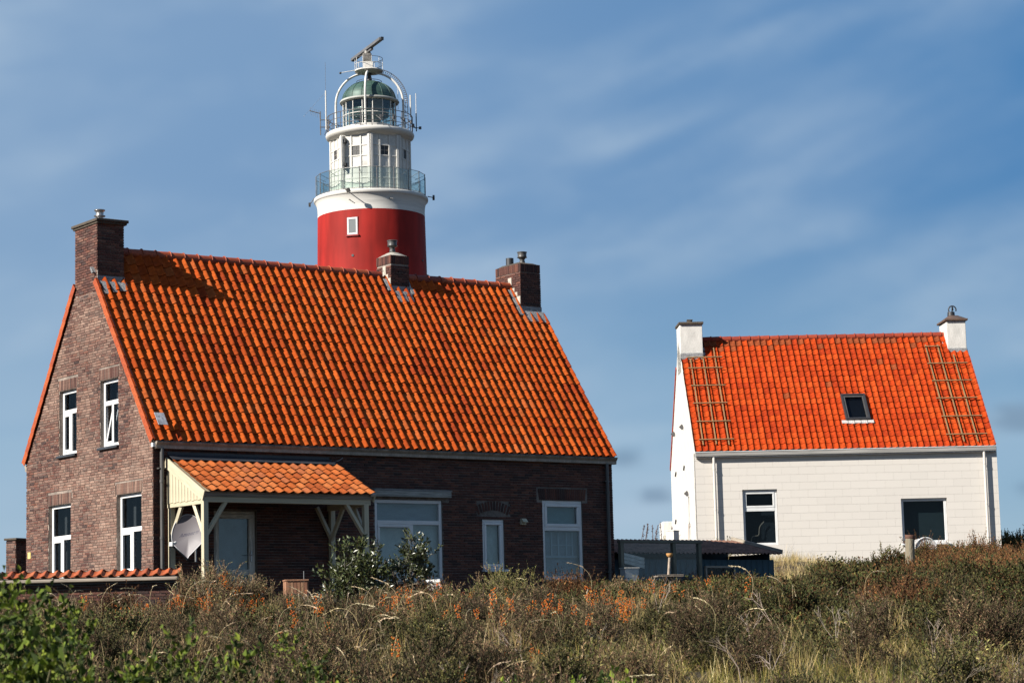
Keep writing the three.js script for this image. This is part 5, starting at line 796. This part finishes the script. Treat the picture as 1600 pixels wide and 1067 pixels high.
  for (let i = 0; i < 900; i++) { const d = 15 + 9 * r(), b = -0.26 + 0.30 * r() ** 1.5, x = b * d; if (fbm(x * 0.9, d * 0.9, 22, 2) > 0.5) addPlant('bramble', x, d, scrubH(x, d) * (0.25 + 0.6 * r()) - 0.16, 0.6 + 0.4 * r(), r, 0.8 + 0.4 * r(), 0.6); }
  // the slope under the white house: dark roses, rusty stems at the far right, blond grass on the mound
  for (let i = 0; i < 620; i++) {
    const d = 43 + 29 * r(), b = 0.03 + 0.265 * r(), x = b * d, k = r(); if (d > 67 && b < 0.16) continue; if (d > 71.3) continue;
    const rusty = smooth(0.155, 0.19, b + 0.04 * (noise(x * 0.5, d * 0.5) - 0.5)) * smooth(46, 52, d), blond = smooth(56, 60, d) * smooth(0.16, 0.125, b), low = d < 55 && b < 0.092 ? 0.18 : 1;
    if (blond > r()) continue;
    const R = 0.4 + 0.6 * r(), H = (0.3 + 0.5 * r()) * low * (d > 60 && b < 0.16 ? 0.4 : 1) * (b > 0.15 && b < 0.181 && d > 55 ? 0.35 : 1) * (b < 0.118 && d < 61 ? 0.5 : 1) * (b > 0.108 && b < 0.158 && d > 49 && d < 61 ? 0.5 : 1), kind = rusty > r() ? (k < 0.6 ? 'rust' : 'rose') : k < 0.66 ? 'rose' : k < 0.93 ? 'olive' : 'thorn', tint = (kind === 'rust' ? 0.5 : 0.4) + 0.4 * r(), n = Math.round(24 + 60 * R * R);
    for (let q = 0; q < n; q++) { const v = rv3(r), f = 0.7 + 0.36 * r(), px = x + v.x * R * f, pd = d - v.z * R * f; if (blocked(px, -pd)) continue; const s = 0.75 + 0.6 * r(), t = tint * (0.7 + 0.6 * r()), y = groundY(px, -pd) + Math.max(-0.05, Math.abs(v.y) * H * f - 0.14 * s); groups[kind].push({ m: place([px, y, -pd], [v.z * 0.7, r() * 6.28, -v.x * 0.7], [s, s, s]), c: rgb(t, t * (0.94 + 0.1 * r()), t * 0.95) }); }
  }
  for (let i = 0; i < 6800; i++) { const d = 44 + 28 * r(), b = 0.03 + 0.265 * r(), x = b * d; if (d > 71.6) continue; const blond = smooth(56, 60, d) * smooth(0.165, 0.13, b); if (blond > r()) addPlant(r() < 0.9 ? 'straw' : 'green', x, d, -0.04, 0.6 + 0.45 * r(), r, 0.7 + 0.45 * r()); else if (r() < 0.25) addPlant(r() < 0.5 ? 'straw' : 'green', x, d, -0.03, 0.5 + 0.3 * r(), r, 0.5); }
  // sparse cover on the dunes behind
  for (let i = 0; i < 4200; i++) { const d = 74 + 60 * r() ** 1.4, b = (r() - 0.5) * 0.6, x = b * d; addPlant(r() < 0.6 ? 'straw' : r() < 0.5 ? 'olive' : 'green', x, d, -0.05, 1.0 + 0.8 * r(), r, 0.75); }
  // grass along the foot of the white wall
  for (let i = 0; i < 420; i++) { const u = r() * WL, p = V(u, 0, 0.22 + r() * 1.1).applyAxisAngle(V(0, 1, 0), WTURN).add(V(...WPOS)); addPlant(r() < 0.75 ? 'straw' : 'green', p.x, -p.z, -0.05, 0.4 + 0.35 * r(), r, 0.9); }
}
const stuffNames = { thorn: ['sea_buckthorn_scrub', 'grey brown twiggy sea buckthorn scrub filling the dune before the brick house'], olive: ['dune_scrub', 'olive green low scrub mixed through the dune thicket'], rose: ['rose_thicket', 'dark green rose thicket on the slope below the white house'], rust: ['rusty_undergrowth', 'rust brown leafy undergrowth at the right edge below the white house'], bramble: ['bramble_undergrowth', 'bright green bramble leaves low in the near left undergrowth'], straw: ['dry_grass', 'straw coloured dry grass blades across the dunes'], green: ['dune_grass', 'yellow green short grass on the near dune slope'], twig: ['dead_twigs', 'bare pale dead twigs sticking out of the scrub'], plume: ['grass_plumes', 'pale nodding grass plumes above the scrub'], berry: ['orange_berries', 'clusters of orange berries hanging in the scrub'] };
for (const [k, list] of Object.entries(groups)) {
  const [name, label] = stuffNames[k], cat = { thorn: 'scrub', olive: 'scrub', rose: 'thicket', rust: 'undergrowth', bramble: 'undergrowth', straw: 'grass', green: 'grass', twig: 'twigs', plume: 'grass', berry: 'berries' }[k];
  const holder = new THREE.Group(); holder.name = name; scene.add(holder); tag(holder, label, cat, null, 'stuff');
  K[k].forEach((g, i) => { const l = list.filter((_, j) => j % K[k].length === i); if (l.length) copies(holder, 'clump', g, ['bramble', 'green'].includes(k) ? leafGreen : leafMat, l); });
}
// single bushes that stand out
function bush(name, label, cat, b, d, w, h, kinds, n, seed, o = {}) {
  const r = rng(seed), p = spot(b, d), t = thing(name, label, cat, p, 0, o.group), y0 = o.lift || 0;
  const stems = []; for (let i = 0; i < (o.stems || 7); i++) { const a = r() * 6.28, k = 0.35 + 0.6 * r(); stems.push(tube([[0, -0.1, 0], [Math.cos(a) * w * 0.2 * k, h * 0.4, Math.sin(a) * w * 0.2 * k], [Math.cos(a) * w * 0.5 * k, h * (0.6 + 0.3 * r()), Math.sin(a) * w * 0.5 * k]], o.stemR || 0.014, 8, 5)); }
  put(t, 'stem', stems, std(rgb(...(o.stemColor || [0.11, 0.085, 0.06])), { map: mottle }));
  const lists = kinds.map(() => []);
  const lobes = []; for (let i = 0; i < (o.lobes || 6); i++) lobes.push([(r() - 0.5) * w * 0.75, h * (0.35 + 0.45 * r()), (r() - 0.5) * w * 0.6, 0.22 + 0.16 * r()]);
  for (let i = 0; i < n; i++) { const L = lobes[Math.floor(r() * lobes.length)], q = rv3(r), f = Math.cbrt(0.2 + 0.8 * r()), s = (o.size || 0.8) * (0.7 + 0.6 * r()), k = Math.floor(r() * kinds.length), c = (o.tint || 1) * (0.75 + 0.5 * r());
    lists[k].push({ m: place([L[0] + q.x * f * w * L[3], Math.max(y0, L[1] + q.y * f * h * L[3] - 0.1), L[2] + q.z * f * w * L[3] * 0.9], [q.z * 0.7, r() * 6.28, -q.x * 0.7], [s, s, s]), c: rgb(c, c, c) }); }
  kinds.forEach((k, i) => { if (lists[i].length) copies(t, k === K.berry[0] || k === K.berry[1] ? 'berries' : 'foliage', k, o.mat || leafMat, lists[i]); });
  return t;
}
bush('laurel_bush', 'dark glossy leafed bush growing at the right front post of the porch', 'bush', -0.072, 43.3, 1.2, 1.4, K.laurel, 95, 501, { mat: leafGloss, stems: 9, tint: 0.75, size: 0.95 });
bush('laurel_bush', 'dark leafed bush spreading in front of the large French window', 'bush', -0.0505, 43.9, 0.95, 1.45, K.laurel, 62, 502, { mat: leafGloss, stems: 9, tint: 0.55, size: 0.9 });
bush('buckthorn_bush', 'tall grey twiggy buckthorn bush with orange berries below the satellite dish', 'bush', -0.1325, 42.2, 1.25, 0.95, [...K.thorn, K.berry[0]], 150, 503, { stemColor: [0.33, 0.28, 0.22], stems: 9 });
bush('buckthorn_bush', 'berried buckthorn bush before the glass front door', 'bush', -0.1175, 42.4, 0.9, 0.75, [...K.thorn, K.berry[1]], 90, 504, { stemColor: [0.3, 0.25, 0.2] });
bush('olive_bush', 'rounded olive green bush below the narrow front window', 'bush', -0.0085, 42.0, 1.2, 0.78, [...K.olive, K.thorn[0]], 130, 505, { tint: 1.15 });
bush('buckthorn_bush', 'low red berried buckthorn bush before the glass wind screen', 'bush', 0.049, 44.5, 1.0, 0.42, [...K.thorn, K.berry[0], K.berry[1]], 100, 506);
bush('bramble_bush', 'bright green bramble bush arching in from the near left corner', 'bush', -0.226, 12.2, 1.35, 1.75, K.bramble, 140, 507, { mat: leafGreen, stems: 12, stemR: 0.006, stemColor: [0.12, 0.11, 0.04], size: 0.62, lobes: 10 });
bush('bramble_bush', 'low green bramble sprawl at the bottom left of the dune', 'bush', -0.178, 12.6, 1.9, 1.62, K.bramble, 100, 508, { mat: leafGreen, stems: 9, stemR: 0.005, size: 0.55, tint: 0.9, stemColor: [0.12, 0.11, 0.04], lobes: 9 });
bush('bramble_bush', 'sparse green bramble shoots at the bottom edge right of the larger brambles', 'bush', -0.125, 13.2, 1.6, 1.34, K.bramble, 42, 514, { mat: leafGreen, stems: 8, stemR: 0.005, size: 0.5, tint: 0.9, stemColor: [0.12, 0.11, 0.04], lobes: 8 });
bush('rose_bush', 'dark green rose bush left of the leaning fence post', 'bush', 0.163, 66, 1.2, 0.85, K.rose, 90, 509, { stems: 9, tint: 0.85, stemColor: [0.1, 0.05, 0.03] });
bush('rose_bush', 'rose bush over the white tub right of the leaning fence post', 'bush', 0.1775, 66.5, 1.4, 1.05, [...K.rose, K.rust[0]], 125, 510, { stems: 9, tint: 0.8, stemColor: [0.12, 0.06, 0.03] });
bush('rose_bush', 'spreading rose bush under the right window of the white house', 'bush', 0.1935, 66.5, 1.9, 0.85, [...K.rose, K.rust[1]], 150, 511, { stems: 10, tint: 0.8, stemColor: [0.12, 0.06, 0.03] });
bush('rose_bush', 'bushy dark thicket beyond the right end of the white house', 'bush', 0.2185, 79, 2.6, 1.0, [...K.rose, K.olive[0]], 170, 512, { stems: 9, size: 1.1 });
bush('dark_bush', 'dark green bush at the far left beyond the brick pier', 'bush', -0.2215, 57, 1.3, 0.75, [...K.rose, K.olive[1]], 110, 513, { stems: 8 });
// tall dry weeds on the dune crest between the houses
for (const [b, d, h, n, seed, label] of [[0.0535, 76, 1.05, 3, 601, 'tall dry weed stalk on the dune crest, nearest the brick house'], [0.0605, 75.5, 1.0, 4, 602, 'branching dry weed stalks on the dune crest, middle of the group'], [0.0655, 75, 0.95, 3, 603, 'dry weed stalk on the dune crest nearest the white pillar'], [0.0445, 76, 0.6, 2, 604, 'short thin weed on the dune crest beside the brick house corner']]) {
  const r = rng(seed), t = thing('dry_weed', label, 'weed', spot(b, d), 0, 'dry weeds on the dune crest'), leaves = [];
  for (let i = 0; i < n; i++) { const x = (r() - 0.5) * 0.35, top = h * (0.75 + 0.4 * r()), lx = x + (r() - 0.3) * 0.18; put(t, 'stem', tube([[x * 0.4, -0.1, 0], [x, top * 0.5, 0.02], [lx, top, 0]], 0.011, 10, 4), std(rgb(0.075, 0.05, 0.05))); for (let k = 0; k < 22; k++) { const f = 0.35 + 0.65 * r(), d2 = rv3(r).add(V(0, 0.9, 0)).normalize(); leaves.push({ p: V(lerp(x, lx, f), top * f, 0), dir: d2, side: d2.clone().cross(rv3(r)).normalize(), l: 0.075, w: 0.028, c: [0.09, 0.06, 0.065] }); } }
  put(t, 'seed_head', leafGeo(leaves), leafMat);
}
{ // two thin grasses against the white gable
  for (const [b, d, h, seed, label] of [[0.0742, 71, 1.5, 611, 'tall thin grass stem against the white gable'], [0.0712, 71.5, 0.75, 612, 'short dry grass tuft against the white gable']]) { const r = rng(seed), t = thing('grass_stem', label, 'grass', spot(b, d)); put(t, 'stem', [0, 1, 2].map((k) => tube([[k * 0.05, -0.05, 0], [k * 0.06 + 0.02, h * 0.5 * (1 - 0.25 * k), 0], [k * 0.08 + 0.1 * r(), h * (1 - 0.35 * k), 0]], 0.008, 10, 4)), std(rgb(0.33, 0.24, 0.17))); put(t, 'seed_head', leafGeo([...Array(10)].map(() => { const q = rv3(r).add(V(0, 1, 0)).normalize(); return { p: V(0.06, h * (0.9 + 0.1 * r()), 0), dir: q, side: V(1, 0, 0), l: 0.06, w: 0.02, c: [0.2, 0.14, 0.1] }; })), leafMat); }
}
{ // a few pale blooms in the roses
  [[0.158, 57, 'single white bloom in the rose thicket, lowest of the three'], [0.1685, 57.5, 'single white bloom in the rose thicket beside another white one'], [0.2165, 66, 'pink bloom at the right edge of the rose thicket']].forEach(([b, d, label], i) => { const p = spot(b, d, 0.55), t = thing('rose_bloom', label, 'flower', p), c = i === 2 ? [0.6, 0.3, 0.4] : [0.8, 0.78, 0.74]; for (let k = 0; k < 5; k++) { const a = k * 1.257, q = V(Math.cos(a), 0.5, Math.sin(a)).normalize(); put(t, 'petal', leafGeo([{ p: V(0, 0, 0), dir: q, side: V(-Math.sin(a), 0, Math.cos(a)), l: 0.055, w: 0.06, c }]), leafMat); } put(t, 'stem', rod([0, -0.4, 0], [0, 0, 0], 0.006, 4), M.pipeDark); });
}

scene.traverse((o) => { if (o.isMesh) { o.castShadow = true; o.receiveShadow = true; } });
renderer.render(scene, camera);
